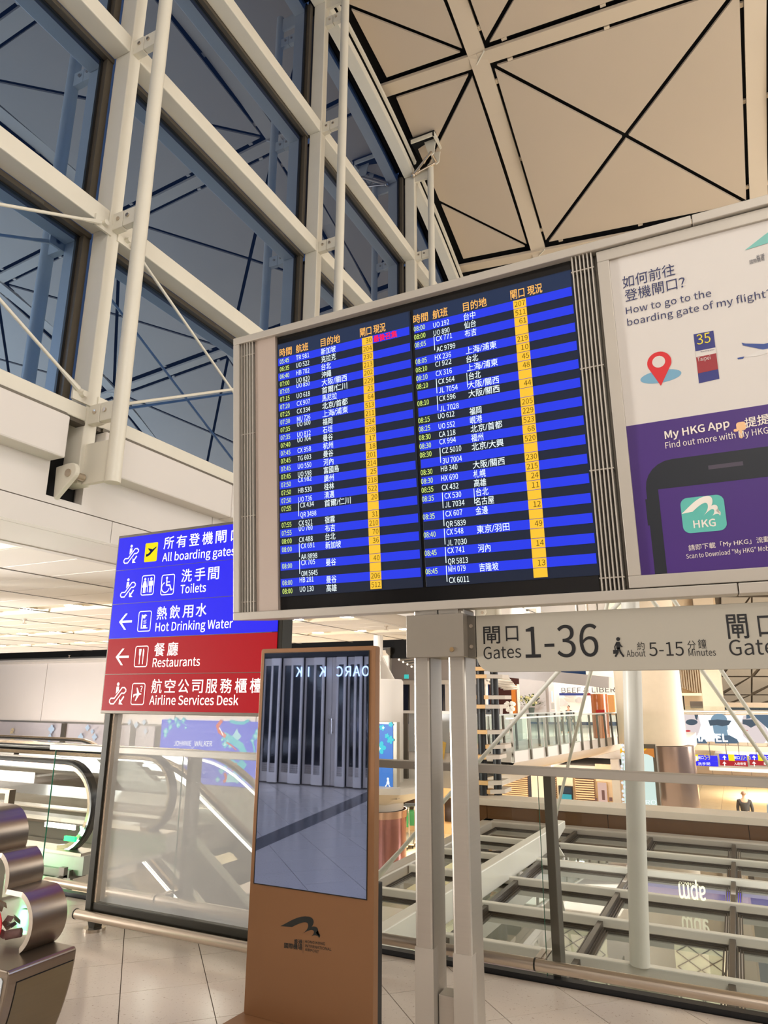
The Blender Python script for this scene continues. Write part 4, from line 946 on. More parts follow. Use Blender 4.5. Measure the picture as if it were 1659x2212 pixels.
mb = MB(); mb.prism([(-4.9, .95, 0), (-4.62, 1.0, 0), (-5.60, -4.9, 0), (-5.95, -4.9, 0)], (0, 0, .0015)); obj('dark_band', mb, mat('dark_stone_band', (92, 90, 92), .2, var=.15), flo)
mb = MB(); mb.box(-42, -7.6, -5.6, .6, 3.42, 3.5); obj('ceiling_board', mb, M_CP, lc)
mb = MB(); mb.box(-12, 3, -5.5, -4.98, 2.75, 3.6); sobj('trim_1', mb, mat('dark_bulkhead', (60, 62, 70), .5))
mb = MB(); text(mb, Plane((0, -4.95, 0), (-1, 0, 0), (0, 0, 1)), "出口 EXIT", 6.05, 2.52, .10, n=0); tag(obj('exit_sign', mb, emit('exit_green', (40, 200, 150), .8)), 'small green exit sign above the closed shop front', 'sign')

# ================================================================== LOWER LEVEL
M_LF = mat('lower_floor_tile', (226, 206, 170), .2, var=.05, scale=1.5)
lf = struct('floor.001')
mb = MB(); mb.box(-45, 20, -8, 75, -3.8, -3.52); obj('slab', mb, M_GROUT, lf)
mb = MB()
for i in range(-30, 16):
    for j in range(3, 58): mb.box(i*1.2+.006, i*1.2+1.194, j*1.2+.006, j*1.2+1.194, -3.53, -3.5)
stuff(obj('floor_tile', mb, M_LF, lf))
# edge of our own slab and the void walls
mb = MB(); mb.box(-14, 14, 4.56, 4.62, -.9, -.03) if False else mb.box(-5.6, 14, 4.57, 4.72, -1.0, -.03); sobj('trim_2', mb, M_ALUD)
mb = MB(); mb.box(-40, 14, -5.6, 4.5, -1.05, -.5); obj('underside', mb, M_WHITE, flo)

# ---------------- left far wall, LED walls
YW = 24.0
wf = struct('wall_far')
zt_, zb_ = 3.10, .38
xw = -46
edges = [-46, -42.2, -38.4, -34.6, -30.35, -26.1, -21.9, -17.6, -11.6]
for a, b in zip(edges, edges[1:]):
    mb = MB(); mb.box(a+.02, b-.02, YW, YW+.1, zb_, zt_); obj('wall_panel', mb, M_WALLP, wf)
mb = MB(); mb.box(-46, -11.6, YW+.1, YW+.2, -3.5, 3.4); obj('backing', mb, M_ALUD, wf); mb = MB(); mb.box(-46, -7.0, YW+.2, YW+.3, 3.0, 4.3); obj('dark_void', mb, M_VOID, wf)
mb = MB(); pts = [(YW-.02, 3.1), (YW-.25, 3.18), (YW-.3, 3.28), (YW-.15, 3.36), (YW+.1, 3.38), (YW+.1, 3.1)]
mb.prism([(-46, y, z) for y, z in pts], (34.4, 0, 0)); obj('curved_cornice', mb, mat('satin_white_cornice', (212, 206, 200), .25, .2), wf)
mb = MB(); mb.box(-46, -11.6, YW-.05, YW+.02, zb_-.08, zb_); obj('rail', mb, M_ALU, wf)
mb = MB(); mb.box(-46, -23.0, YW-.0, YW+.06, -1.9, zb_-.08); obj('glass_wall', mb, mat('pale_reflective_wall', (206, 200, 206), .18, .1, var=.03), wf)
mb = MB()
for x in (-28.6, -24.2): mb.box(x-.12, x+.12, YW-.12, YW+.0, -1.9, zb_-.08)
obj('dark_stile', mb, M_ALUD, wf)
mb = MB(); mb.box(-46, -11.6, YW-.02, YW+.1, -3.5, -1.95); obj('lower_wall', mb, mat('grey_lower_wall', (150, 148, 142), .35, var=.05), wf)
mb = MB(); mb.box(-46, -7.6, 21.4, YW+.2, 3.9, 4.2); obj('dark_void', mb, M_VOID, wf)
LEDB = emit('led_blue', (66, 96, 238), 1.0); LEDT = emit('led_turquoise', (44, 206, 220), 1.0); LEDR = emit('led_coral', (240, 96, 60), 1.0); LEDC = emit('led_pale', (170, 232, 240), 1.0); LEDW = emit('led_white', (248, 250, 255), 1.1)
YL = YW-.08; LP = YP(YL-.02)
def W(px, py, Y): return AY(px, py, Y)
a, b = W(350, 1555, YL), W(600, 1690, YL)
led = thing('led_wall', 'wide blue LED advertising wall with turquoise flowers and koi beyond the escalators', 'screen', ((a.x+b.x)/2, YL, b.z))
mb = MB(); mb.box(a.x, b.x+2.5, YL, YL+.08, -1.92, .58); obj('cabinet', mb, LEDB, led)
def petal(mb, cx, cy, r, k=5, n=0.0, ph=0.0):
    u0, v0 = LP.uv(cx, cy); s = r*.0172
    pts = []
    for i in range(k*6):
        t = 2*pi*i/(k*6)+ph; q = s*(.62+.38*abs(cos(k*t/2))); pts.append((u0+q*cos(t), v0+q*sin(t)))
    ipoly(mb, LP, pts, n)
random.seed(11)
mbt, mbc, mbr, mbw = MB(), MB(), MB(), MB()
for cx, cy, r in ((366, 1558, 7), (380, 1555, 7), (396, 1556, 7), (385, 1566, 8), (368, 1571, 7), (358, 1580, 9), (357, 1588, 6), (401, 1572, 4), (362, 1661, 8), (358, 1670, 7), (377, 1672, 7), (388, 1678, 8), (392, 1684, 6), (364, 1681, 6), (486, 1608, 9), (492, 1600, 6), (497, 1612, 6), (480, 1598, 5), (552, 1590, 9), (478, 1665, 8), (486, 1658, 6), (470, 1684, 7), (512, 1684, 9), (528, 1680, 8), (555, 1580, 6), (540, 1686, 8), (545, 1600, 6)):
    petal(mbt, cx, cy, r, 4, 0.0, random.random()); petal(mbc, cx, cy, r*.5, 5, .004, random.random())
def lpx(mb, pts, n): ipoly(mb, LP, [LP.uv(*p) for p in pts], n)
def lst(mb, pts, w, n): istroke(mb, LP, [LP.uv(*p) for p in pts], w*.0172, n)
lst(mbt, [(362, 1578), (372, 1564), (388, 1558), (402, 1566)], 1.6, .001); lst(mbt, [(360, 1675), (376, 1668), (390, 1682)], 1.6, .001)
# koi: body strokes
lst(mbt, [(498, 1558), (512, 1562), (526, 1562), (536, 1557)], 7, .002)
lst(mbr, [(478, 1558), (470, 1568), (474, 1580), (486, 1590)], 9, .003); lst(mbw, [(474, 1572), (482, 1588)], 3, .004)
lst(mbt, [(486, 1590), (504, 1600), (520, 1612), (526, 1624), (522, 1634)], 17, .003); lpx(mbc, [(502, 1590), (512, 1574), (516, 1584), (522, 1590), (514, 1600)], .004)
lst(mbr, [(490, 1604), (500, 1610), (510, 1620)], 3, .005); lst(mbt, [(500, 1650), (516, 1662), (524, 1650)], 22, .003)
for k in range(9): petal(mbr, 494+k % 3*9+random.uniform(-2, 2), 1650+k//3*7, 2.6, 3, .006)
lst(mbr, [(486, 1672), (490, 1684), (484, 1688)], 7, .003); lpx(mbc, [(492, 1672), (508, 1668), (520, 1690), (488, 1690)], .004)
lst(mbt, [(546, 1604), (550, 1622), (548, 1640)], 5, .002)
obj('turquoise_flowers', mbt, LEDT, led); obj('pale_highlights', mbc, LEDC, led); obj('coral_fish', mbr, LEDR, led); obj('white_detail', mbw, LEDW, led)
mb = MB(); fit(mb, "Johnnie Walker", (376, 1613), (461, 1613), .19, pl=LP, n=.01, bold=.02) if False else None
fit(mb, "JOHNNIE", (376, 1611), (413, 1611), .20, pl=LP, n=.01, bold=.02); fit(mb, "WALKER", (420, 1612), (458, 1612), .20, pl=LP, n=.01, bold=.02); lst(mb, [(413, 1613), (416, 1617), (419, 1613)], 1, .01)
obj('led_lettering', mb, LEDW, led)
# mirrored reflection of the LED wall, painted as pale shapes on the glass
mb = MB()
for cx, cy, r in ((66, 1608, 9), (80, 1606, 9), (60, 1626, 8), (205, 1592, 9), (200, 1580, 6), (190, 1572, 8), (175, 1592, 10), (112, 1575, 12), (108, 1595, 12), (280, 1560, 7), (295, 1566, 8), (312, 1560, 7), (315, 1580, 7)): petal(mb, cx, cy, r, 4, .03, cx)
obj('reflected_flowers', mb, mat('pale_blue_reflection', (178, 200, 226), .3, var=.05), wf)
mb = MB(); text(mb, LP, "黑紅酒文字", LP.uv(27, 1560)[0], LP.uv(27, 1640)[1], 1.0) if False else None
for i, ch in enumerate("兔躍年吉"): u, v = LP.uv(27, 1580+i*18); text(mb, LP, ch, u, v-.1, .26, align='c', n=.03, bold=.03, mirror=True)
obj('reflected_characters', mb, mat('pale_gold_reflection', (226, 206, 160), .3), wf)

# ---------------- round column with light box and copper cladding
CX, CY = -9.35, 18.6
co = thing('column', 'white round column with copper-clad base behind the kiosk', 'column', (CX, CY, -3.5))
mb = MB(); mb.lathe((CX, CY, 0), [(.82, -3.5), (.82, -1.6)], 32); obj('copper_cladding', mb, mat('polished_copper', (168, 120, 118), .16, .9, var=.35, scale=1.2), co, smooth=True)
mb = MB(); mb.lathe((CX, CY, 0), [(.82, -1.6), (.85, -1.6), (.85, -1.42), (.82, -1.42)], 32); obj('collar', mb, mat('copper_ring', (206, 170, 148), .2, .9), co, smooth=True)
mb = MB(); mb.lathe((CX, CY, 0), [(.74, -1.42), (.74, 2.02), (.70, 2.08), (0.01, 2.08)], 32); obj('white_shaft', mb, M_WHITE, co, smooth=True)
mb = MB(); mb.lathe((CX, CY, 0), [(.74, -1.25), (1.9, -.85), (1.9, -.70), (.74, -.70)], 8); obj('bracket_cone', mb, M_WHITE, co)
mb = MB()
for a in (0, pi/3, 2*pi/3):
    d = Vector((cos(a), sin(a), 0))
    mb.prism([Vector((CX, CY, 2.08))-d*.55, Vector((CX, CY, 2.08))+d*.55, Vector((CX, CY, 2.8))+d*.12, Vector((CX, CY, 2.8))-d*.12], d.cross(Vector((0, 0, 1)))*.05)
mb.cyl((CX, CY, 2.6), (CX, CY, 3.35), .14, 16); obj('fin_plates', mb, M_WHITE, co)
lb = thing('light_box', 'narrow framed blue light box with flowers mounted on the white column', 'light box', (-9.3, 17.55, -1.1))
p0, p1 = W(780, 1563, 17.5), W(848, 1722, 17.5)
mb = MB(); mb.box(p0.x-.5, p1.x+.12, 17.52, 17.7, p1.z-.06, p0.z+.06); obj('frame', mb, M_ALUM, lb, bevel=.01)
mb = MB(); mb.box(p0.x-.45, p1.x, 17.5, 17.53, p1.z, p0.z); obj('lit_face', mb, emit('lightbox_blue', (66, 128, 214), 1.0), lb)
L2 = YP(17.49); mb = MB()
def pet2(mb, cx, cy, r, n=.0, k=5):
    u0, v0 = L2.uv(cx, cy); s = r*.0122
    ipoly(mb, L2, [(u0+s*(.6+.4*abs(cos(k*i*pi/30)))*cos(i*pi/15), v0+s*(.6+.4*abs(cos(k*i*pi/30)))*sin(i*pi/15)) for i in range(30)], n)
for cx, cy, r in ((822, 1615, 14), (826, 1572, 7), (843, 1598, 9), (836, 1590, 6), (844, 1565, 6), (815, 1570, 8), (815, 1585, 6)): pet2(mb, cx, cy, r)
obj('turquoise_flowers', mb, LEDT, lb)
mb = MB(); pet2(mb, 818, 1617, 5, .004); pet2(mb, 828, 1572, 3, .004)
u, v = L2.uv(838, 1700); idisc(mb, L2, u, v+.20, .035); ipoly(mb, L2, [(u-.05, v+.08), (u-.02, v+.17), (u+.03, v+.17), (u+.05, v+.08)]); istroke(mb, L2, [(u, v+.09), (u-.06, v+.03), (u-.08, v-.03)], .03); istroke(mb, L2, [(u+.01, v+.09), (u+.04, v+.03), (u+.08, v-.03)], .03)
irect(mb, L2, u-.42, v-.10, u+.09, v-.085); irect(mb, L2, u-.42, v-.13, u+.09, v-.12)
obj('white_print', mb, LEDW, lb)

# ================================================================== ESCALATORS on the left
M_HR = mat('black_handrail', (30, 28, 26), .25, var=.1); M_BZ = mat('bronze_steel', (150, 132, 110), .25, .9, var=.08, stretch=(20, 1, 1)); LEDS = emit('escalator_led', (255, 250, 236), 3.2); GRN = emit('green_light', (20, 255, 110), 3.0)
M_SKIRT = mat('satin_skirt', (176, 174, 164), .3, .5, var=.05)
def esc_path(x_end, z0, x_k, x_far, z_far, hr=.95):      # x_end newel, flat to x_k, then slopes to (x_far,z_far)
    sgn_ = 1 if x_end > x_k else -1; r = .40
    pts = [(x_end-sgn_*r+sgn_*r*cos(radians(a)), z0+hr-r+r*sin(radians(a))) for a in range(-90, 91, 12)]
    pts += [(x_k+sgn_*.5, z0+hr)]
    dz = (z_far-z0)/(abs(x_far-x_k))
    for f in (.3, .1, -.1, -.3, -.5): 
        t = (.5-f); pts.append((x_k+sgn_*f, z0+hr+dz*(.5-f)**2*.5))
    pts.append((x_far, z_far+hr)); return pts
def escalator(name, label, Ya, Yb, x_end, z0, x_k, x_far, z_far, led=True, green=False):
    t = thing('escalator', label, 'escalator', ((x_end+x_far)/2, (Ya+Yb)/2, min(z0, z_far)-.3), 'escalators to the lower level' if False else None)
    path = esc_path(x_end, z0, x_k, x_far, z_far)
    sgn_ = 1 if x_end > x_k else -1
    for Y in (Ya, Yb):
        mb = MB(); mb.sweep([(x, Y, z) for x, z in path], [(-.04, -.02), (.04, -.02), (.045, .005), (.03, .022), (-.03, .022), (-.045, .005)], (0, 1, 0)); hr_ = obj('handrail', mb, M_HR, t, smooth=True)
        mb = MB(); mb.sweep([(x, Y, z) for x, z in path], [(-.03, -.06), (.03, -.06), (.03, -.025), (-.03, -.025)], (0, 1, 0)); obj('rail_profile', mb, M_BZ, t)
        gp_ = [(x, z-.05) for x, z in path]+[(x_far, z_far+.12)]
        mid = [(x_k-sgn_*.3, z0+.10)]
        low = [(x_k+sgn_*.3, z0+.12), (x_end-sgn_*.35, z0+.12)]
        mb = MB(); mb.poly([(x, Y, z) for x, z in gp_+mid+low]); obj('glass_side', mb, M_GLASS, t)
        if led:
            q = path[16:]; mb = MB(); mb.sweep([(x, Y-.034, z-.085) for x, z in q], [(-.006, -.016), (.006, -.016), (.006, .016), (-.006, .016)], (0, 1, 0)); obj('led_strip', mb, LEDS, t)
        sk = [(x_end+sgn_*.02, z0-.0), (x_end+sgn_*.02, z0+.16), (x_k+sgn_*.3, z0+.18), (x_k-sgn_*.3, z0+.12), (x_far, z_far+.2), (x_far, z_far-.35), (x_k-sgn_*.4, z0-.42), (x_k, z0-.3)]
        mb = MB(); mb.prism([(x, Y-.08, z) for x, z in sk], (0, .16, 0)); obj('skirt_panel', mb, M_SKIRT, t)
        mb = MB(); mb.box(min(x_end, x_k), max(x_end, x_k), Y-.10, Y+.10, z0+.16, z0+.185); obj('deck_cover', mb, M_SS, t)
    n = 22; w0, w1 = min(Ya, Yb)+.1, max(Ya, Yb)-.1; st = MB()
    L = abs(x_far-x_k); k = max(1, int(L/.4))
    for i in range(k):
        x = x_k-sgn_*(i+.5)*L/k*1.0; z = z0+(z_far-z0)*(i+.5)/k; mb = MB(); mb.box(x-.2, x+.2, w0, w1, z-.2, z); obj('step', mb, M_ALUD, t)
    mb = MB(); mb.box(min(x_end, x_k), max(x_end, x_k), w0, w1, z0-.03, z0); obj('comb_plate', mb, M_ALU, t)
    if green:
        p = AY(152, 1813, Ya-.12); mb = MB(); mb.box(p.x-.09, p.x+.05, Ya-.115, Ya-.09, p.z-.02, p.z+.02); obj('green_lamp', mb, GRN, t)
        l = bpy.data.lights.new('green_glow', 'POINT'); l.energy = 12; l.color = (.1, 1, .35); l.shadow_soft_size = .03; o = bpy.data.objects.new('green_glow', l); COL.objects.link(o); o.location = (p.x-.3, Ya-.28, p.z+.02)
        mb = MB(); q = AY(150, 1790, Ya-.11); mb.box(q.x-.35, q.x+.05, Ya-.10, Ya-.082, q.z-.012, q.z+.03); obj('skirt_light', mb, LEDS, t)
    return t
escalator('e', 'nearest escalator with a green lamp and curved newel beside the dark sign post', 5.05, 6.1, -5.50, .02, -9.0, -16.0, 4.0, led=False, green=True)
escalator('e', 'descending escalator with bright LED strips seen through the sign glass', 8.0, 9.1, -13.5, -.24, -7.3, -5.35, -1.48)
escalator('e', 'farther descending escalator with LED strips, left of the dark sign post', 10.6, 11.8, -19.5, -.36, -13.1, -9.0, -2.95)
mb = MB()
# plinth of the near escalator and the landing edge
mb.box(-16, -5.6, 4.93, 5.12, -.02, .06); obj('plinth_base', mb, M_ALUD, bpy.data.objects['escalator'])
mb = MB(); mb.box(-40, -7.2, 6.4, 7.4, -.6, -.02); sobj('floor.002', mb, M_TILE)
# metal sign stand at the far left
p = AY(28, 1700, 4.2)
ms = thing('barrier_frame', 'bronze rectangular barrier frame at the far left above the donation box', 'barrier', (p.x-.4, 4.2, 0))
pa, pb = AY(28, 1706, 4.2), AY(20, 1742, 4.2)
mb = MB(); mb.box(pa.x-.9, pa.x, 4.17, 4.23, pa.z-.03, pa.z); mb.box(pa.x-.05, pa.x, 4.17, 4.23, .02, pa.z-.03); mb.box(pa.x-.9, pa.x-.85, 4.17, 4.23, .02, pa.z-.03); obj('frame', mb, M_BZ, ms)
mb = MB(); mb.box(pa.x-.98, pa.x+.06, 4.05, 4.35, 0, .02); obj('foot', mb, M_BZ, ms)

# ---------------- trolleys on the lower floor
def trolley():
    t = thing('baggage_trolley', '', 'trolley', (0, 0, 0), 'baggage trolleys')
    mb = MB(); T = mb.tube
    for s in (-.27, .27): T([(s, -.45, .12), (s, .4, .22), (s*.9, .45, .95), (s*.9, .6, 1.02)], .022, 8)
    T([(-.25, .6, 1.02), (.25, .6, 1.02)], .022, 8); T([(-.27, -.45, .12), (.27, -.45, .12)], .02, 8); obj('frame', mb, M_SS, t)
    mb = MB(); mb.box(-.24, .24, .40, .43, .5, .9); obj('panel', mb, mat('trolley_green', (34, 104, 54), .4), t)
    mb = MB(); mb.prism([(-.25, -.45, .14), (.25, -.45, .14), (.25, .4, .24), (-.25, .4, .24)], (0, 0, .02)); obj('tray', mb, M_ALU, t)
    for x, y in ((-.24, -.3), (.24, -.3), (-.24, .35), (.24, .35)):
        mb = MB(); mb.cyl((x-.02, y, .08), (x+.02, y, .08), .08, 12); obj('wheel', mb, M_BLACK, t)
    mb = MB(); mb.tube([(-.27, .6, 1.04), (.27, .6, 1.04)], .03, 8); obj('handle', mb, M_BLACK, t); return t
t0 = trolley()
def copytree(o, par=None):
    c = o.copy(); COL.objects.link(c); c.parent = par
    for ch in o.children: copytree(ch, c)
    return c
for i, (px, lab) in enumerate(((864, 'leftmost green-panelled baggage trolley, just right of the kiosk edge'), (877, 'middle baggage trolley of the three on the lower floor'), (890, 'rightmost baggage trolley, beside the left board post'))):
    t = t0 if i == 0 else copytree(t0)
    p = AZ(px, 1832-4*i, -3.5); t.location = (p.x, p.y, -3.5); t.rotation_euler = (0, 0, radians(20)); t.scale = (1.1, 1.1, 1.2); t['label'] = lab
# timber shop cabinets beyond the trolleys
cb = thing('display_cabinet', 'pale timber shop cabinet wall beyond the baggage trolleys', 'cabinet', (-11, 27.1, -3.5))
mb = MB(); mb.box(-16, -8.6, 27, 27.4, -3.5, -1.0); obj('back', mb, mat('pale_timber', (222, 182, 134), .4, var=.06), cb)
mb = MB()
for i in range(7): mb.box(-15.6+1.0*i, -14.9+1.0*i, 26.9, 27, -3.05, -2.2)
obj('dark_windows', mb, mat('shop_dark_glass', (60, 44, 34), .2), cb)
for i in range(8): mb = MB(); mb.box(-15.8+1.0*i, -15.7+1.0*i, 26.85, 27.0, -3.5, -1.2); obj('upright', mb, mat('timber_upright', (236, 204, 160), .4), cb)
area('lower_hall_fill', (-11, 22.5, -1.0), (-11, 22.7, -3.5), 6, 5, 650, (1, .90, .72))  # unseen fill lamp added to brighten the lower hall
area('lower_hall_fill', (-20, 14, 3.0), (-20, 14, -3.5), 8, 8, 500, (1, .95, .88))

# ================================================================== GLASS CANOPY below the edge
gc = thing('glass_canopy', 'horizontal glass canopy of white beams and dark framed panes below the balustrade', 'canopy', (-1, 10, -1.3))
BY = [13.98-1.42*k for k in range(7)]; BX = [-4.68+1.45*k for k in range(7)]
M_FR = mat('dark_bronze_frame', (84, 76, 66), .35, .5, var=.1)
for y in BY:
    mb = MB(); mb.box(-4.98, 5.6, y-.10, y, -1.165, -1.0); obj('white_beam', mb, M_BEAM, gc, bevel=.012)
ye = BY+[15.45]
for i, x in enumerate(BX):
    for a, b in zip([15.45]+BY, BY+[4.8]):
        if i and a-b > .3: mb = MB(); mb.box(x-.032, x+.032, b+.0, a-.09 if a < 15 else a, -1.13, -1.03); obj('cross_bar', mb, M_FR, gc, bevel=.004)
for a, b in zip([15.45]+BY, BY+[4.8]):
    a2 = a-.09 if a < 15 else a
    for x0, x1 in zip([-4.95]+BX[1:], BX[1:]+[5.5]):
        mb = MB(); mb.quad((x0+.10, b+.10, -1.115), (x1-.10, b+.10, -1.115), (x1-.10, a2-.10, -1.115), (x0+.10, a2-.10, -1.115)); obj('pane', mb, M_GLASSR, gc)
        mb = MB()
        for q, zt in ((.04, -1.085), (.07, -1.10), (.10, -1.108)):
            w = .022; q2 = q*.9
            mb.box(x0+q, x1-q, a2-q-w, a2-q, -1.14, zt); mb.box(x0+q, x1-q, b+q, b+q+w, -1.14, zt); mb.box(x0+q2, x0+q2+w*.6, b+q, a2-q, -1.14, zt); mb.box(x1-q2-w*.6, x1-q2, b+q, a2-q, -1.14, zt)
        obj('pane_frame', mb, M_FR, gc)
for (x0, x1, y0, y1) in ((-5.25, -5.0, 4.75, 15.75), (-5.25, 5.6, 15.45, 15.75)):
    mb = MB(); mb.box(x0, x1, y0, y1, -1.35, -.98); obj('edge_curb', mb, M_ALUM, gc, bevel=.03)
# heavy beam crossing above the canopy
zB = -.70
A, B = AZ(831, 1998, zB), AZ(1183, 1789, zB); d = (B-A).normalized(); E1 = B+d*.9; S0 = A-d*1.2
bm_ = thing('canopy_main_beam', 'heavy white box beam running diagonally over the glass canopy', 'beam', (A.x, A.y, -1.1))
dn = Vector((0, 0, -.17))
mb = MB(); mb.bar(S0+dn, B+dn, .16, .34); obj('box_beam', mb, M_BEAM, bm_, bevel=.015)
sd = d.cross(Vector((0, 0, 1))).normalized()*.08
mb = MB(); pts = [B, B+d*.95, B+d*.95+Vector((0, 0, -.13)), B+Vector((0, 0, -.34))]; mb.prism([p-sd for p in pts], sd*2); obj('tapered_end', mb, M_BEAM, bm_, bevel=.01)
mb = MB(); q = B-d*.1; mb.prism([q+Vector((.09, 0, -.1)), q+Vector((.30, 0, -.42)), q+Vector((.09, 0, -.42))], (0, .04, 0)); obj('gusset', mb, M_BEAM, bm_)
# mast and rods
mb = MB(); base = Vector((-1.16, 8.22, -1.0)); top = Vector((-.72, 8.22, 7.6)); up_ = Vector((-.995, 8.22, 1.86))
top = base+(up_-base).normalized()*6.2
mast = thing('support_mast', 'slender white tubular mast rising from the glass canopy with steel tie rods', 'mast', base)
mb.cyl(base, top, .098, 28); obj('tube', mb, M_BEAM, mast, smooth=True);
def axis_at(py):
    best = min(((base+(top-base)*t) for t in [i/400 for i in range(401)]), key=lambda p: abs((IH/2-FPX*(p-CAMP).dot(UP)/(p-CAMP).dot(FW))-py)); return best
anch = [(AZ(812, 1897, -.68), 1275), (AZ(1196, 1781, -.66), 1120), (AZ(1800, 1851, -.7), 1226), (AZ(1830, 1850, -.7), 1150)]
for p, py in anch:
    q = axis_at(py); dd = (q-p).normalized(); mb = MB(); mb.cyl(p+dd*.5, q, .026, 10); mb.cyl(p, p+dd*.5, .045, 10, r1=.026); mb.ball(p, .05, 8); obj('tie_rod', mb, M_BEAM, mast, smooth=True)
# shop sign reflection built as glowing upside-down letters, and the violet light below the glass
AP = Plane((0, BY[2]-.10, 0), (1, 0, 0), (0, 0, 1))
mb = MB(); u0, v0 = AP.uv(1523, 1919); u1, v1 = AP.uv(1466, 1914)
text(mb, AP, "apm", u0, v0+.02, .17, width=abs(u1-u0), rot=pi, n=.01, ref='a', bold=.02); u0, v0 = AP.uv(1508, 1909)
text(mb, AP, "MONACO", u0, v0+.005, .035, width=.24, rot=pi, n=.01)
tag(obj('reflected_letters', mb, emit('letter_reflection', (255, 246, 206), 1.6)), 'upside-down reflection of shop letters, built as glowing letters on the third canopy beam', 'sign')
vl = thing('violet_light_strip', 'violet lit strip seen below the canopy glass', 'light', (1, 15.65, -2.2))
mb = MB(); mb.box(-2.0, 5, 15.6, 15.68, -2.10, -1.90); obj('lit_face', mb, emit('violet_strip', (110, 90, 220), 1.0), vl); mb = MB(); mb.box(-2.1, 5.1, 15.68, 15.75, -2.2, -1.85); obj('backing', mb, M_ALUD, vl)
# pink poster seen under the glass
pk = thing('pink_poster', 'pink and magenta poster with big numerals seen below the canopy glass', 'poster', (-3.2, 10, -2.6))
KPp = Plane((-4.2, 9.4, -2.25), (1, 0, 0), (0, .30, .95))
mb = MB(); irect(mb, KPp, 0, 0, 1.6, .85, 0); obj('sheet', mb, emit('poster_pink', (206, 140, 140), .62), pk); mb = MB(); irect(mb, KPp, 0, .62, 1.6, .85, .003); obj('magenta_band', mb, emit('poster_magenta', (178, 62, 116), .6), pk)
mb = MB(); text(mb, KPp, "10", .18, .12, .36, n=.005, bold=.03); text(mb, KPp, "15", .85, .12, .36, n=.005, bold=.03); obj('numerals', mb, emit('poster_teal_num', (90, 168, 156), .7), pk)
# patterned lift doors seen under the glass
for i, (x, lab) in enumerate(((-2.6, 'lattice panel below the canopy glass, left of the mast'), (-.9, 'lattice panel below the canopy glass, right of the mast'))):
    t = thing('lattice_panel', lab, 'panel', (x, 12.6, -3.5)); mb = MB(); mb.box(x-.35, x+.35, 12.55, 12.6, -3.5, -1.9); obj('sheet', mb, mat('cream_lattice_sheet', (226, 214, 186), .5), t); mb = MB()
    for k in range(8):
        for s in (-1, 1):
            for h_ in (-.165, .165): mb.bar((x+h_-s*.16, 12.53, -3.5+.2*k), (x+h_+s*.16, 12.53, -3.5+.2*k+.2), .012, .012)
    obj('lattice_bars', mb, M_BLACK, t)
area('under_canopy_fill', (0, 9.5, -1.6), (0, 10, -3.5), 6, 5, 330, (1, .97, .93))  # unseen fill added below the glass to brighten the lower floor

# ================================================================== BROWN PARAPET beyond the canopy
pr_ = struct('wall_parapet')
M_BR = mat('brown_laminate', (106, 76, 48), .22, var=.12, scale=1.4, stretch=(1, 1, .3))
xx = [-5.62, -5.25]+[-5.25+2.6*k for k in range(1, 6)]
for a, b in zip(xx, xx[1:]):
    mb = MB(); mb.box(a+.006, b-.006, 15.9, 16.0, -1.9, -.74); obj('wall_panel', mb, M_BR, pr_)
mb = MB(); mb.box(-5.62, 8, 16.0, 16.1, -1.9, -.75); obj('backing', mb, M_VOID, pr_)
mb = MB(); mb.box(-5.65, 8, 15.86, 16.66, -.74, -.60); obj('coping', mb, mat('grey_coping', (220, 208, 192), .4, var=.04), pr_, bevel=.01)
mb = MB(); mb.box(-5.62, 8, 16.1, 16.6, -3.5, -.74); obj('parapet_core', mb, M_WHITE, pr_)

# ================================================================== OPEN STAIRCASE
stc = thing('open_staircase', 'open staircase of oak treads on two black tubular posts behind the right board post', 'staircase', (-5.6, 17, -.6))
for (px, pw, yb) in ((1045, .10, 16.4), (1076, .095, 16.6)):
    a, b = W(px, 1722 if px < 1060 else 1712, yb), W(px-7, 1400, yb); mb = MB(); mb.cyl((a.x, yb, -.6), (a.x, yb, 3.3), pw, 18); obj('post', mb, M_BLACK, stc, smooth=True)
tr = [1441, 1457, 1502, 1522, 1577, 1609, 1630, 1686, 1706]
for k, y in enumerate(tr):
    z = W(1060, y, 16.4).z; r = W(1086+(k % 3)*2, y, 16.6).x; sh = .0 if k in (2, 4, 7) else .0
    xm = W(1052+k*.6, y, 16.3).x
    yy = 16.1+.13*(k % 3)
    mb = MB(); mb.box(-5.9, xm, yy, yy+.30, z-.09, z); tr_ = obj('tread', mb, M_WOOD, stc, bevel=.004)
    mb = MB(); mb.prism([(xm, yy, z-.09), (r, yy+.25, z-.09), (r, yy+.8, z-.09), (xm, yy+.8, z-.09)], (0, 0, .09)); obj('stone_top', mb, mat('pale_stone_tread', (206, 194, 180), .5), tr_)

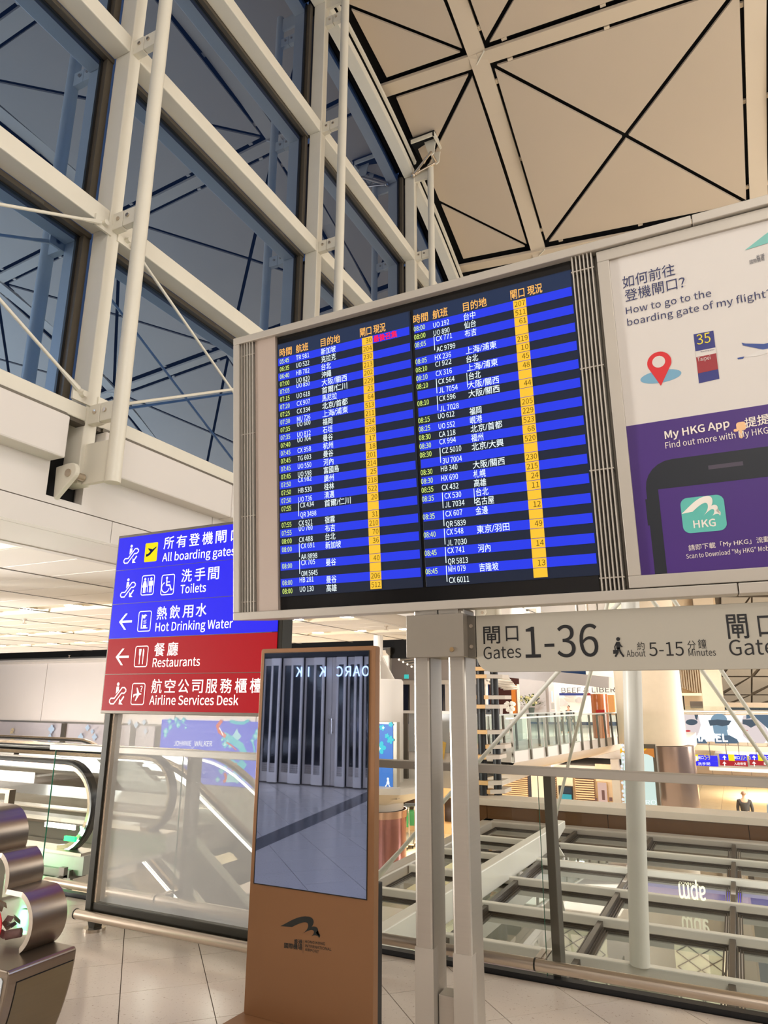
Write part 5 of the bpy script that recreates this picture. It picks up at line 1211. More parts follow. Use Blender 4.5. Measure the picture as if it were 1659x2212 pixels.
# ================================================================== FOOTBRIDGE
fb_ = thing('footbridge', 'curved white footbridge with glass balustrade and dark balusters', 'bridge', (-4.4, 21.5, 0))
bp0, bp1 = AZ(1060, 1553, 1.1), AZ(1345, 1538, 1.1); bd = (bp1-bp0); bl_ = bd.length; bd.normalize(); bs = Vector((bd.y, -bd.x, 0))   # bs points to the right hand side
def bpt(s, off, z): p = bp0+bd*s+bs*off; return Vector((p.x, p.y, z))
bpx = [1105.6, 1145, 1178, 1207, 1231, 1255, 1274, 1291, 1306.5, 1321, 1334, 1343]
pos = []
for px in bpx:
    best = min([i*.02 for i in range(0, 600)], key=lambda s: abs(IW/2+FPX*(bpt(s, 0, .5)-CAMP).dot(RT)/(bpt(s, 0, .5)-CAMP).dot(FW)-px)); pos.append(best)
for off in (0, -1.7):
    mb = MB(); mb.bar(bpt(.9 if off == 0 else 1.25, off, 1.09), bpt(bl_+.6, off, 1.09), .07, .04); obj('handrail', mb, mat('bright_handrail', (226, 232, 228), .3), fb_)
    for i, s in enumerate(pos):
        mb = MB(); mb.bar(bpt(s, off+.03, .06), bpt(s, off, 1.07), .05, .07, bd); obj('baluster', mb, M_ALUD, fb_)
        s2 = pos[i+1] if i+1 < len(pos) else s+.8
        mb = MB(); a, b = bpt(s+.06, off-.02, .30), bpt(s2-.06, off-.02, .30); mb.quad(a, b, b+Vector((0, 0, .76)), a+Vector((0, 0, .76))); obj('glass_pane', mb, glass('bridge_glass', (.80, .93, .90), .10, (.7, .85, .82)), fb_)
        mb = MB(); mb.bar(bpt(s+.05, off-.03, .17), bpt(s2-.05, off-.03, .17), .04, .26); obj('skirt_panel', mb, M_WHITE, fb_)
mb = MB(); n = 8
for i in range(n):
    s0, s1 = 1.25+(bl_-.3)*i/n, 1.25+(bl_-.3)*(i+1)/n
    prof_ = [(.0, .04), (-.2, -.18), (-.85, -.38), (-1.5, -.18), (-1.7, .04)]
    for (o0, z0), (o1, z1) in zip(prof_, prof_[1:]): mb.quad(bpt(s0, o0, z0), bpt(s1, o0, z0), bpt(s1, o1, z1), bpt(s0, o1, z1))
    mb.quad(bpt(s0, 0, .04), bpt(s0, -1.7, .04), bpt(s1, -1.7, .04), bpt(s1, 0, .04))
obj('curved_deck', mb, M_WHITE, fb_, smooth=True)

# ================================================================== UPPER LEVEL beyond: cafe front
ul = struct('floor.003')
mb = MB(); mb.box(-18, -1.9, 27.5, 44, -.55, 0); obj('slab', mb, M_WHITE, ul)
mb = MB(); mb.box(-9.6, -6.0, 19.6, 27.5, -.75, -.02); obj('slab', mb, M_WHITE, ul)
mb = MB(); mb.box(-9.6, -6.0, 19.5, 19.6, -.9, .05); obj('slab_edge', mb, M_WHITE, ul)
# grey glazed balustrade left of the stair
p = thing('counter_screen', 'grey glazed balustrade with flower picture seen between the board posts', 'railing', (-8, 19.5, 0))
mb = MB(); mb.box(-8.75, -6.75, 19.45, 19.48, .05, 1.12); obj('grey_panel', mb, mat('grey_glazed_panel', (176, 176, 176), .15, .1), p)
mb = MB(); mb.box(-8.9, -8.78, 19.4, 19.5, -.9, 1.12); obj('dark_stile', mb, M_ALUD, p); mb = MB(); mb.box(-8.9, -6.72, 19.38, 19.5, 1.12, 1.2); obj('cap_rail', mb, M_WHITE, p)
Fp = YP(19.44); mb = MB(); u, v = Fp.uv(957, 1612)
ipoly(mb, Fp, [(u-.25, v-.4), (u+.02, v-.35), (u+.1, v+.1), (u-.2, v+.2)], 0); obj('yellow_bloom', mb, mat('picture_yellow', (232, 190, 96), .5, var=.25, scale=5), p)
mb = MB(); idisc(mb, Fp, Fp.uv(1042, 1602)[0]-.3, Fp.uv(1042, 1602)[1], .25, 0, 20); obj('green_disc', mb, mat('picture_green', (134, 160, 92), .5), p)
M_MARB = mat('grey_marble', (186, 178, 174), .35, var=.10, scale=1.5); M_CW = mat('warm_white_wall', (236, 226, 214), .5, var=.03)
cf = struct('wall_cafe')
YC = 31.0
def wbox(px0, py0, px1, py1, Y, dp=.3):
    a, b = W(px0, py0, Y), W(px1, py1, Y); mb = MB(); mb.box(a.x, b.x, Y, Y+dp, b.z, a.z); return mb
obj('wall_panel', wbox(1120, 1445, 1182, 1560, 30, .5), M_MARB, cf); obj('wall_panel', wbox(1182, 1445, 1201, 1560, 29.6, .9), mat('pale_marble', (214, 206, 204), .35, var=.06), cf)
obj('wall_panel', wbox(1201, 1470, 1285, 1560, 34, .3), M_CW, cf)
obj('wall_panel', wbox(825, 1380, 1060, 1470, 33, .3), M_MARB, cf); obj('wall_panel', wbox(825, 1470, 1060, 1478, 32.9, .3), M_CW, cf)
for k_ in range(12):
    obj('wall_panel', wbox(828+k_*19, 1478, 843+k_*19, 1560, 33, .3), M_CW if k_ % 2 else mat('cafe_dark_window', (46, 50, 66), .15, var=.3), cf)
_p = thing('exit_sign', 'small cyan exit sign under the ceiling just right of the kiosk', 'sign', W(878, 1466, 30)); obj('lit_face', wbox(873, 1457, 882, 1466, 30, .05), emit('exit_cyan', (70, 200, 190), 1), _p); obj('hanger', wbox(877, 1440, 878, 1457, 30.02, .02), M_ALU, _p)
obj('wall_panel', wbox(1055, 1440, 1125, 1560, 35, .3), mat('dark_red_curtain', (64, 20, 14), .6, var=.4, scale=9, stretch=(6, 1, .2)), cf)
obj('wall_panel', wbox(1104, 1480, 1116, 1545, 33.5, .3), mat('orange_timber', (208, 124, 44), .45), cf); obj('wall_panel', wbox(1116, 1478, 1124, 1545, 33.4, .3), M_CW, cf)
obj('wall_panel', wbox(1262, 1400, 1362, 1560, 39.9, .2), M_CW, cf)
# marble bulkhead and ceilings
a = W(1060, 1452, 27); b = W(1312, 1480, 27)
mb = MB(); mb.prism([W(1040, 1435, 27), W(1315, 1462, 27), W(1315, 1487, 27), W(1040, 1457, 27)], (0, 1.2, 0)); obj('bulkhead', mb, M_MARB, cf)
uc = struct('ceiling.002')
zc_ = W(1200, 1462, 36).z
mb = MB(); mb.box(-18, -2.6, 28, 52, 3.75, 3.9); obj('ceiling_board', mb, M_CW, uc)
mb = MB(); mb.box(-18, -2.6, 27.5, 28, 3.75, 6.5); obj('fascia', mb, M_CW, uc)
for r in range(6):
    for c in range(4):
        mb = MB(); y = 30+3.2*r; x = -7.5+1.5*c; mb.cyl((x, y, 3.75), (x, y, 3.73), .22, 14)
        tag(obj('ceiling_light', mb, DISC), 'round downlight over the cafe level, %s row back, %s from the left' % (ORD[r], ORD[c]), 'light', 'downlights over the cafe level')
area('cafe_light', (-8, 31, 3.6), (-8, 31, 0), 7, 6, 260, (1, .9, .76))
area('cafe_light', (-3.5, 30, 3.6), (-4, 31, 0), 3, 6, 130, (1, .9, .76))
# exposed services in the alcove ceiling
sv = thing('ceiling_services', 'exposed pipes and track fittings in the cafe alcove ceiling', 'pipes', (-7.5, 29, 2.7)); mb = MB()
for k in range(7): a = W(1052+k*6, 1470+k*3.2, 28.5+k*.3); b = W(1100+k*3, 1466+k*3.6, 29.5+k*.3); mb.cyl(a, b, .04, 8)
for k in range(6): a = W(862+k*9, 1425+k*5, 22); b = W(892+k*9, 1422+k*4, 24); mb.cyl(a, b, .04, 8)
stuff(obj('pipes', mb, M_ALU, sv))
# cafe counter with clutter, white vase of flowers
ct = thing('cafe_counter', 'pale cafe counter behind the footbridge railing', 'counter', (-8, 28, 0)); a, b = W(1040, 1543, 28), W(1128, 1560, 28)
mb = MB(); mb.box(a.x-1.2, b.x, 28, 28.9, 0, a.z); obj('body', mb, M_CW, ct)
for i, (px, py, w, h, m_, nm, lab) in enumerate(((1058, 1543, .13, .28, M_BLACK, 'coffee_machine', 'dark coffee machine at the left of the cafe counter'), (1084, 1543, .10, .26, M_WHITE, 'menu_holder', 'small white menu holder standing on the cafe counter'), (1104, 1543, .32, .22, mat('white_orchid', (240, 234, 222), .5), 'white_flowers', 'white flower arrangement on the cafe counter'), (1071, 1543, .12, .2, M_BLACK, 'jar', 'dark jar on the cafe counter'))):
    p = W(px, py, 28.3)+Vector((0, 0, .012)); mb = MB()
    if nm == 'white_flowers':
        for k in range(9): mb.ball(p+Vector((random.uniform(-.22, .22), random.uniform(-.1, .1), random.uniform(.12, .42))), .09, 8)
        mb.cyl(p+Vector((0, 0, 0)), p+Vector((0, 0, .18)), .07, 12)
    elif nm == 'jar': mb.lathe(p, [(.01, 0), (.07, 0), (.08, .15), (.04, .2), (.045, .26), (.01, .26)], 12)
    elif nm == 'coffee_machine': mb.box(p.x-w, p.x+w, 28.15, 28.5, p.z, p.z+h); mb.box(p.x-w*.8, p.x+w*.8, 28.05, 28.15, p.z+h*.6, p.z+h*.9); mb.cyl((p.x, 28.1, p.z+h*.3), (p.x, 28.1, p.z+h*.6), .03, 8)
    else: mb.prism([(p.x-w*.6, 28.2, p.z), (p.x+w*.6, 28.2, p.z), (p.x+w*.6, 28.28, p.z+h*1.3), (p.x-w*.6, 28.28, p.z+h*1.3)], (0, .03, 0))
    tag(obj(nm, mb, m_), lab, 'appliance' if 'machine' in nm else 'flowers' if 'flower' in nm else 'tableware')
p = W(1149, 1550, 26.5); fv_ = thing('flower_vase', 'tall glass vase with a big bouquet of white and yellow flowers by the marble column', 'vase', p)
mb = MB(); mb.lathe(p, [(.01, 0), (.11, 0), (.09, .1), (.12, .30), (.13, .36)], 14); obj('vase', mb, mat('dark_glass_vase', (96, 104, 96), .1), fv_, smooth=True)
mb = MB(); random.seed(5)
for k in range(150):
    a = random.uniform(0, 2*pi); r = random.uniform(.05, .5); h = .40+random.uniform(0, .42)*(1-r*.8); c = p+Vector((r*cos(a), r*.5*sin(a), h)); dd = Vector((cos(a), sin(a)*.5, .5)).normalized()*random.uniform(.08, .18); s_ = Vector((-dd.y, dd.x, .02)).normalized()*.035
    mb.poly([c-s_*.2, c+dd*.5-s_, c+dd, c+dd*.5+s_])
stuff(obj('foliage', mb, mat('bouquet_green', (70, 96, 44), .6, var=.3), fv_)); mb = MB()
for k in range(16): a = random.uniform(0, 2*pi); r = random.uniform(.0, .38); mb.ball(p+Vector((r*cos(a), -.15+r*.4*sin(a), .5+random.uniform(0, .3))), .055, 7)
stuff(obj('blooms', mb, mat('cream_bloom', (232, 220, 160), .6, var=.1), fv_))
p = thing('vertical_sign', 'slim vertical lit sign on the pale marble pier', 'sign', W(1194, 1533, 29.5)); obj('casing', wbox(1189, 1491, 1199, 1534, 29.5, .08), M_CW, p); obj('lit_face', wbox(1190.5, 1493, 1195, 1516, 29.47, .03), emit('cool_white_face', (226, 244, 250), 1.1), p); obj('notice', wbox(1190.5, 1519, 1198, 1532, 29.47, .03), mat('grey_notice', (190, 186, 180), .5), p)
# clouds on the wall, shop name letters
cl = [(1212, 1517, 9), (1230, 1500, 8), (1252, 1512, 7)]
for i, (cx_, cy_, r) in enumerate(cl):
    mb = MB(); c = W(cx_, cy_, 33.7)
    for dx, dz, q in ((0, 0, 1), (-.8, -.2, .6), (.8, -.15, .65), (.35, .3, .6), (1.3, -.3, .35)): mb.cyl(c+Vector((dx*r*.022, dz*.03-q*.05, dz*r*.022)), c+Vector((dx*r*.022, .1, dz*r*.022)), q*r*.02, 18)
    tag(obj('cloud_decoration', mb, mat('grey_cloud', (196, 188, 182), .6)), ['lowest left grey cloud shape on the white cafe wall', 'upper grey cloud shape on the white cafe wall', 'rightmost grey cloud shape on the white cafe wall'][i], 'decoration')
mb = MB(); LPp = YP(29); fit(mb, "BEEF & LIBERTY", (1213, 1497), (1352, 1495), .20, pl=LPp, n=0, bold=.03)
tag(obj('shop_letters', mb, mat('grey_steel_letters', (120, 118, 118), .4, .3)), 'tall grey metal shop letters hanging above the cafe entrance', 'sign')
mb = MB(); fit(mb, "閘口 1-36", (1205, 1501), (1270, 1500), .12, pl=YP(33), n=0)
p = thing('far_direction_sign', 'small blue and dark overhead sign far beyond the cafe entrance', 'sign', W(1238, 1502, 33.2)); obj('board', wbox(1202, 1497, 1275, 1502.5, 33.1, .1), emit('far_sign_blue', (70, 80, 150), .8), p); obj('red_end', wbox(1266, 1497, 1275, 1502.5, 33.06, .04), emit('far_sign_red', (180, 50, 50), .8), p)
# brown curved booth
bt_ = thing('brown_booth', 'curved glossy brown booth at the right of the cafe', 'booth', W(1290, 1545, 29)); c0 = W(1294, 1545, 29.9); r_ = W(1312, 1545, 29.9).x-c0.x
mb = MB(); mb.lathe((c0.x, 30.2, 0), [(r_, 0.02), (r_, W(1290, 1499, 29.5).z)], 28); obj('curved_wall', mb, mat('gloss_brown_timber', (150, 84, 40), .25, var=.15, stretch=(1, 1, .2)), bt_, smooth=True)
obj('side_panel', wbox(1312, 1501, 1329, 1545, 29.6, .2), mat('tan_timber', (196, 140, 82), .4), bt_)
p = thing('red_counter_sign', 'small red sign on the counter in front of the brown booth', 'sign', W(1296, 1541, 27.6)); obj('plate', wbox(1287, 1533, 1306, 1541, 27.6, .04), emit('red_plate', (190, 40, 30), .8), p)
obj('support', wbox(1288, 1541, 1305, 1546, 27.62, .04), M_ALUD, p)
mb = MB(); q = W(1340, 1540, 27.8); mb.lathe(q, [(.01, 0), (.05, 0), (.05, .2), (.018, .27), (.018, .36), (.01, .36)], 12); tag(obj('bottle', mb, M_BLACK, smooth=True), 'dark bottle on the cafe counter beside the white mast', 'bottle')

# ---------------- people
def person(loc, rz, h, jacket, trousers, hair, label, walk=.12, sleeve=None):
    t = thing('person', label, 'person', loc); s = h/1.75
    def skin(name, verts, edges, m, lvl=1):
        me = bpy.data.meshes.new(name); me.from_pydata([(x*s, y*s, z*s) for x, y, z, r in verts], edges, []); o = bpy.data.objects.new(name, me); COL.objects.link(o); o.parent = t
        me.materials.append(m); sk = o.modifiers.new('skin', 'SKIN'); 
        for i, v in enumerate(verts):
            r = v[3]; r = r if isinstance(r, tuple) else (r, r); me.skin_vertices[0].data[i].radius = (r[0]*s, r[1]*s)
        me.skin_vertices[0].data[0].use_root = True
        ss = o.modifiers.new('sub', 'SUBSURF'); ss.levels = lvl; ss.render_levels = lvl; sk.use_smooth_shade = True; return o
    w = walk
    body = [(0, 0, .98, .12), (0, 0, 1.25, (.13, .10)), (0, 0, 1.44, (.12, .08)), (0, 0, 1.52, .05), (0, -.01, 1.58, .055), (0, -.015, 1.66, (.082, .098)), (0, -.01, 1.735, (.06, .07)),
            (-.19, 0, 1.40, .05), (-.24, .04, 1.14, .042), (-.25, -.05, .90, .032), (-.25, -.07, .80, .035), (.19, 0, 1.40, .05), (.24, -.04, 1.14, .042), (.25, .04, .90, .032), (.25, .05, .80, .035),
            (-.09, 0, .90, .08), (-.10, -w, .50, .06), (-.10, -w*.6, .09, .045), (-.10, -w*.6-.15, .035, .035), (.09, 0, .90, .08), (.10, w*.6, .50, .06), (.10, w*1.6, .12, .045), (.10, w*1.6-.14, .04, .035)]
    e = [(0, 1), (1, 2), (2, 3), (3, 4), (4, 5), (5, 6), (2, 7), (7, 8), (8, 9), (9, 10), (2, 11), (11, 12), (12, 13), (13, 14), (0, 15), (15, 16), (16, 17), (17, 18), (0, 19), (19, 20), (20, 21), (21, 22)]
    skin('body', body, e, mat('skin_tone', (196, 150, 120), .6, var=.04))
    j = [(0, 0, .94, (.175, .125)), (0, 0, 1.20, (.175, .125)), (0, 0, 1.42, (.165, .105)), (0, 0, 1.50, .065), (-.20, 0, 1.41, .068), (-.245, .04, 1.14, .058), (-.255, -.05, .88, .046), (.20, 0, 1.41, .068), (.245, -.04, 1.14, .058), (.255, .04, .88, .046)]
    skin('jacket', j, [(0, 1), (1, 2), (2, 3), (2, 4), (4, 5), (5, 6), (2, 7), (7, 8), (8, 9)], jacket)
    q = [(0, 0, .95, (.15, .12)), (-.09, 0, .86, .10), (-.10, -w, .50, .075), (-.10, -w*.6, .10, .062), (.09, 0, .86, .10), (.10, w*.6, .50, .075), (.10, w*1.6, .13, .062)]
    skin('trousers', q, [(0, 1), (1, 2), (2, 3), (0, 4), (4, 5), (5, 6)], trousers)
    if hair:
        mb = MB(); L = Vector(loc); mb.ball(L+Vector((0, .012, 1.675))*s, .083*s, 12, (1, 1.05, .98)); obj('hair', mb, hair, t, smooth=True)
    mb = MB(); L = Vector(loc)
    for x in (-.035, .035): mb.ball(L+Vector((x, -.108, 1.665))*s, .013*s, 6)
    obj('eyes', mb, M_BLACK, t); mb = MB(); mb.ball(L+Vector((0, -.12, 1.64))*s, .016*s, 6, (1, 1.2, 1.6)); mb.ball(L+Vector((0, -.105, 1.60))*s, .024*s, 6, (1.2, .5, .35))
    for x in (-.088, .088): mb.ball(L+Vector((x, 0, 1.655))*s, .024*s, 6, (.5, 1, 1.3))
    obj('face_features', mb, mat('skin_tone_warm', (188, 132, 108), .6), t)
    mb = MB()
    for hx, hy in ((-.252, -.075), (.252, .052)):
        for k in range(4): b_ = L+Vector((hx+(k-1.5)*.002, hy+(k-1.5)*.022, .79))*s; mb.tube([b_, b_+Vector((0, -.004, -.045))*s, b_+Vector((0, -.02, -.08))*s], .009*s, 6)
        b_ = L+Vector((hx, hy-.04, .83))*s; mb.tube([b_, b_+Vector((0, -.02, -.04))*s, b_+Vector((0, -.022, -.065))*s], .010*s, 6)
    obj('fingers', mb, mat('skin_tone', (196, 150, 120)), t)
    t.rotation_euler = (0, 0, rz); return t
M_DJ = mat('dark_charcoal_cloth', (52, 46, 42), .8, var=.2, scale=20); M_DT = mat('dark_trousers', (36, 36, 42), .8); M_HB = mat('black_hair', (24, 20, 18), .6)
ph_ = AY(1605, 1709, 30.8)
pz = -3.5
person((ph_.x, 30.8, pz), pi+.2, ph_.z-pz, M_DJ, M_DT, mat('short_grey_hair', (150, 112, 90), .6), 'man in dark jacket walking away on the lower floor at the right', .16)
p = AY(1664, 1722, 31.5); person((p.x+.05, 31.5, -3.5), pi-.4, p.z+3.5, mat('pale_blue_denim', (150, 176, 206), .8), M_DT, M_HB, 'person in pale blue at the right edge of the picture, lower floor', .1)
p = AY(1207, 1527, 33); person((p.x, 33, 0), .3, p.z, M_DJ, M_DT, M_HB, 'left one of two dark-haired people standing beyond the cafe counter', .02)
p = AY(1228, 1524, 33.2); person((p.x, 33.2, 0), -.5, p.z, mat('black_shirt', (30, 30, 34), .8), M_DT, M_HB, 'right one of two dark-haired people, beyond the cafe counter', .02)
sx_ = ph_.x-.42
sz = thing('suitcase', 'dark suitcase at the left hand of the man on the lower floor', 'suitcase', (sx_, 30.8, -3.5)); mb = MB(); mb.box(sx_-.16, sx_+.16, 30.7, 30.9, -3.43, -2.9); obj('shell', mb, M_BLACK, sz, bevel=.03)
mb = MB(); mb.tube([(sx_-.1, 30.8, -2.9), (sx_-.1, 30.8, -2.55), (sx_+.1, 30.8, -2.55), (sx_+.1, 30.8, -2.9)], .012, 6); obj('pull_handle', mb, M_ALU, sz)
for x in (-.12, .12):
    mb = MB(); mb.cyl((sx_+x-.02, 30.8, -3.465), (sx_+x+.02, 30.8, -3.465), .035, 10); obj('wheel', mb, M_BLACK, sz)

# ================================================================== LOWER SHOPS under the bridge
sh = struct('wall_shops')
YS = 27.2
mb = MB(); mb.box(-7.1, -1.75, YS+.01, YS+.3, -3.5, -.93); obj('shop_wall', mb, mat('warm_shop_wall', (236, 200, 156), .5, var=.04), sh)
mb = MB(); mb.box(-7.1, -1.75, YS, 34, -.93, -.81); obj('soffit', mb, M_WHITE, sh)
obj('door_panel', wbox(1146, 1660, 1195, 1750, YS-.1, .1), M_CW, sh); obj('door_panel', wbox(1202, 1676, 1241, 1750, YS-.12, .1), mat('cream_shop_panel', (238, 222, 196), .4), sh); obj('pier', wbox(1285, 1650, 1330, 1760, YS-.1, .1), mat('peach_shop_panel', (236, 206, 172), .4), sh); obj('pier', wbox(1318, 1640, 1345, 1770, YS-.3, .3), mat('grey_shop_pier', (180, 172, 164), .4), sh)
for j, (x0, x1, y0, y1, lab) in enumerate(((1083, 1141, 1672, 1722, 'louvre of timber slats on the lower shop front behind the staircase'), (1242, 1286, 1676, 1734, 'louvre of timber slats on the lower shop front beside the pink poster'), (1196, 1203, 1674, 1726, 'narrow louvre of timber slats left of the dark totem screen'))):
    a, b = W(x0, y0, YS-.15), W(x1, y1, YS-.15); t = thing('louvre', lab, 'louvre', ((a.x+b.x)/2, YS-.15, b.z))
    mb = MB(); mb.box(a.x, b.x, YS-.12, YS-.08, b.z, a.z); obj('dark_back', mb, mat('louvre_dark', (70, 40, 26), .6), t)
    n = 11
    for k in range(n): z = b.z+(a.z-b.z)*(k+.5)/n; mb = MB(); mb.box(a.x, b.x, YS-.2, YS-.12, z-.022, z+.022); obj('slat', mb, mat('louvre_slat', (232, 190, 150), .45), t)
p = thing('digital_totem', 'dark framed digital screen on the lower shop front behind the tie rod', 'screen', W(1222, 1729, YS-.3)); obj('frame', wbox(1206, 1697, 1238, 1734, YS-.3, .12), M_BLACK, p); obj('screen', wbox(1209, 1700, 1235, 1715, YS-.33, .03), emit('totem_dark', (44, 60, 72), 1), p); obj('cyan_image', wbox(1209, 1715, 1235, 1730, YS-.33, .03), emit('totem_cyan', (60, 170, 180), 1), p)
p = thing('pink_shop_poster', 'upright pale pink poster on the lower shop front left of the big column', 'poster', W(1302, 1740, YS-.3)); obj('frame', wbox(1288, 1688, 1315, 1740, YS-.25, .06), mat('brass_frame', (196, 160, 110), .3, .6), p); obj('sheet', wbox(1290, 1690, 1313, 1738, YS-.28, .03), emit('poster_blush', (244, 200, 184), .85), p)
mb = MB(); c = W(1303, 1715, YS-.3); mb.box(c.x-.05, c.x+.05, YS-.295, YS-.285, c.z-.2, c.z+.12); mb.box(c.x-.3, c.x-.22, YS-.295, YS-.285, c.z-.25, c.z-.15); mb.box(c.x+.2, c.x+.3, YS-.295, YS-.285, c.z-.22, c.z-.1); obj('figures', mb, mat('poster_dark_figures', (90, 60, 60), .5), p)
area('shop_light', (-4.5, 25.2, -.9), (-4.5, 27.2, -2.4), 5, .6, 75, (1, .90, .76))

# ================================================================== BIG COLUMN and advertisement
bc = thing('great_column', 'huge round cream column with a metal-clad base right of the white mast', 'column', (-1.8, 25, -3.5))
cb_, ctp = W(1409, 1610, 25), W(1408-14, 1455, 25); rb = (W(1483, 1607, 25).x-cb_.x)
axb = Vector((W(1410, 1607, 25).x, 25, W(1410, 1607, 25).z)); dz_ = 11.5-axb.z
dirx = (W(1467, 1455, 25).x-W(1483, 1607, 25).x)/(W(1467, 1455, 25).z-W(1483, 1607, 25).z)
mb = MB(); mb.cyl(axb, axb+Vector((dirx*dz_, 0, dz_)), rb, 40); obj('shaft', mb, mat('cream_column', (222, 204, 178), .55, var=.04), bc, smooth=True)
c1_ = W(1512, 1740, 24.7); lx = W(1428, 1700, 24.7).x
mb = MB(); mb.lathe((axb.x+.35, 25, 0), [(c1_.x-axb.x-.35, -3.5), (c1_.x-axb.x-.35, axb.z-.02), (.1, axb.z)], 40); obj('metal_cladding', mb, mat('champagne_metal', (196, 172, 158), .2, .85, var=.05), bc, smooth=True)
al = thing('advert_light_box', 'tall white light box with a yellow top against the column, reading ERO', 'light box', W(1400, 1745, 23)); YA = 23.0
obj('frame', wbox(1376, 1607, 1428, 1748, YA, .2), M_ALUD, al); obj('lit_face', wbox(1340, 1617, 1420, 1745, YA-.03, .03), emit('lightbox_mint', (220, 240, 232), 1.0), al)
AYp = YP(YA-.04); mb = MB(); ipoly(mb, AYp, [AYp.uv(*q) for q in ((1340, 1617), (1398, 1617), (1385, 1627), (1340, 1627))]); obj('yellow_shape', mb, emit('ad_yellow', (250, 190, 30), 1), al)
mb = MB(); ipoly(mb, AYp, [AYp.uv(*q) for q in ((1398, 1617), (1412, 1617), (1414, 1637), (1400, 1630), (1385, 1627))]); obj('amber_shape', mb, emit('ad_amber', (206, 130, 60), 1), al)
mb = MB(); fit(mb, "ZERO", (1372, 1739), (1418, 1738), .13, pl=AYp, n=.0); obj('pale_letters', mb, LEDW, al)
mb = MB(); random.seed(3); c0 = W(1346, 1620, 22.8)
for k in range(16): q = W(1346+random.uniform(-3, 3), 1610+k*9, 22.8); mb.ball(q, .045, 6)
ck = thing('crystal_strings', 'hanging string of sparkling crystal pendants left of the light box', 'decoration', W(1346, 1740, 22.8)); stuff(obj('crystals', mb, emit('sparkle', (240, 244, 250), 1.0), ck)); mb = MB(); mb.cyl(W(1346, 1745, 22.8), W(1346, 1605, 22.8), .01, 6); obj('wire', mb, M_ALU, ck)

# ================================================================== RIGHT: billboard, hanging signs, second column, far roof
YB_ = 38.0
bb = thing('billboard', 'long bright billboard of faces in sunglasses above the lower hall', 'billboard', W(1560, 1605, YB_))
obj('lit_face', wbox(1440, 1543, 1720, 1607, YB_, .1), emit('billboard_white', (246, 252, 252), 1.1), bb); obj('frame', wbox(1438, 1540, 1722, 1543, YB_-.05, .2), M_WHITE, bb)
BBp = YP(YB_-.02)
def bpoly(mb, pts, n=.0): ipoly(mb, BBp, [BBp.uv(*p) for p in pts], n)
def bell(mb, cx_, cy_, rx, ry, n=0.0, k=20): bpoly(mb, [(cx_+rx*cos(2*pi*i/k), cy_-ry*sin(2*pi*i/k)) for i in range(k)], n)
G1, G2, G3 = emit('print_slate', (78, 104, 126), 1), emit('print_mid_grey', (124, 156, 178), 1), emit('print_dark', (66, 84, 98), 1)
mb = MB(); bpoly(mb, [(1476, 1544), (1508, 1544), (1514, 1566), (1508, 1586), (1496, 1598), (1476, 1600)], .001); bpoly(mb, [(1606, 1546), (1640, 1546), (1664, 1590), (1650, 1606), (1622, 1605), (1606, 1590), (1600, 1566)], .001); obj('pale_faces', mb, emit('print_pale_skin', (226, 212, 210), 1.0), bb)
mb = MB(); bell(mb, 1553, 1557, 18, 16, .002); bpoly(mb, [(1538, 1558), (1542, 1582), (1550, 1590), (1562, 1589), (1572, 1575), (1570, 1556)], .004); bpoly(mb, [(1553, 1585), (1570, 1578), (1574, 1592), (1556, 1594)], .003); obj('middle_face', mb, G2, bb)
mb = MB(); bpoly(mb, [(1545, 1606), (1543, 1596), (1556, 1590), (1575, 1588), (1592, 1597), (1597, 1606)], .006); bpoly(mb, [(1500, 1606), (1508, 1590), (1524, 1596), (1528, 1606)], .006); obj('dark_clothes', mb, G1, bb)
mb = MB(); bpoly(mb, [(1530, 1556), (1550, 1554), (1580, 1557), (1574, 1566), (1560, 1569), (1548, 1566), (1534, 1568)], .010); bell(mb, 1494, 1560, 13, 6.5, .010); bpoly(mb, [(1604, 1554), (1630, 1554), (1634, 1566), (1622, 1572), (1612, 1566), (1604, 1564)], .010); bpoly(mb, [(1500, 1544), (1508, 1544), (1506, 1556), (1502, 1552)], .008); obj('sunglasses', mb, G3, bb)
mb = MB(); bpoly(mb, [(1626, 1544), (1720, 1544), (1720, 1600), (1668, 1582), (1650, 1566), (1634, 1552)], .008); bpoly(mb, [(1612, 1544), (1626, 1544), (1620, 1552), (1612, 1553)], .008); obj('dark_hair', mb, G1, bb)
mb = MB(); bell(mb, 1486, 1579, 6, 2.2, .012); bpoly(mb, [(1606, 1574), (1616, 1578), (1608, 1581)], .012); obj('red_lips', mb, emit('print_red', (206, 60, 64), 1), bb)
mb = MB(); fit(mb, "CHANEL", (1484, 1601), (1572, 1602), .34, pl=BBp, n=.02, bold=.06); obj('billboard_letters', mb, emit('billboard_letters', (255, 255, 255), 1.4), bb)
bf = struct('wall_right')
obj('fascia', wbox(1440, 1607, 1760, 1629, YB_-.05, .6), mat('warm_fascia', (214, 190, 160), .5), bf); obj('upper_deck', wbox(1440, 1535, 1760, 1541, YB_-.1, 4), M_WHITE, bf)
gl2 = wbox(1440, 1525, 1760, 1536, YB_-.1, .02); obj('balustrade_glass', gl2, M_GLASS, bf)
mb = MB(); mb.box(-4.5, 12, 56, 56.3, -3.5, 1.3); obj('lower_wall', mb, mat('cream_lower_wall', (238, 214, 184), .3, var=.03), bf)
mb = MB()
for k in range(14): x = -4.4+1.2*k; mb.box(x-.01, x+.01, 55.97, 56, -3.5, 0)
obj('wall_joints', mb, M_ALUD, bf)
mb = MB(); mb.box(-1.5, 12, 38.4, 56, -1.75, -1.6); obj('soffit', mb, M_CW, bf)
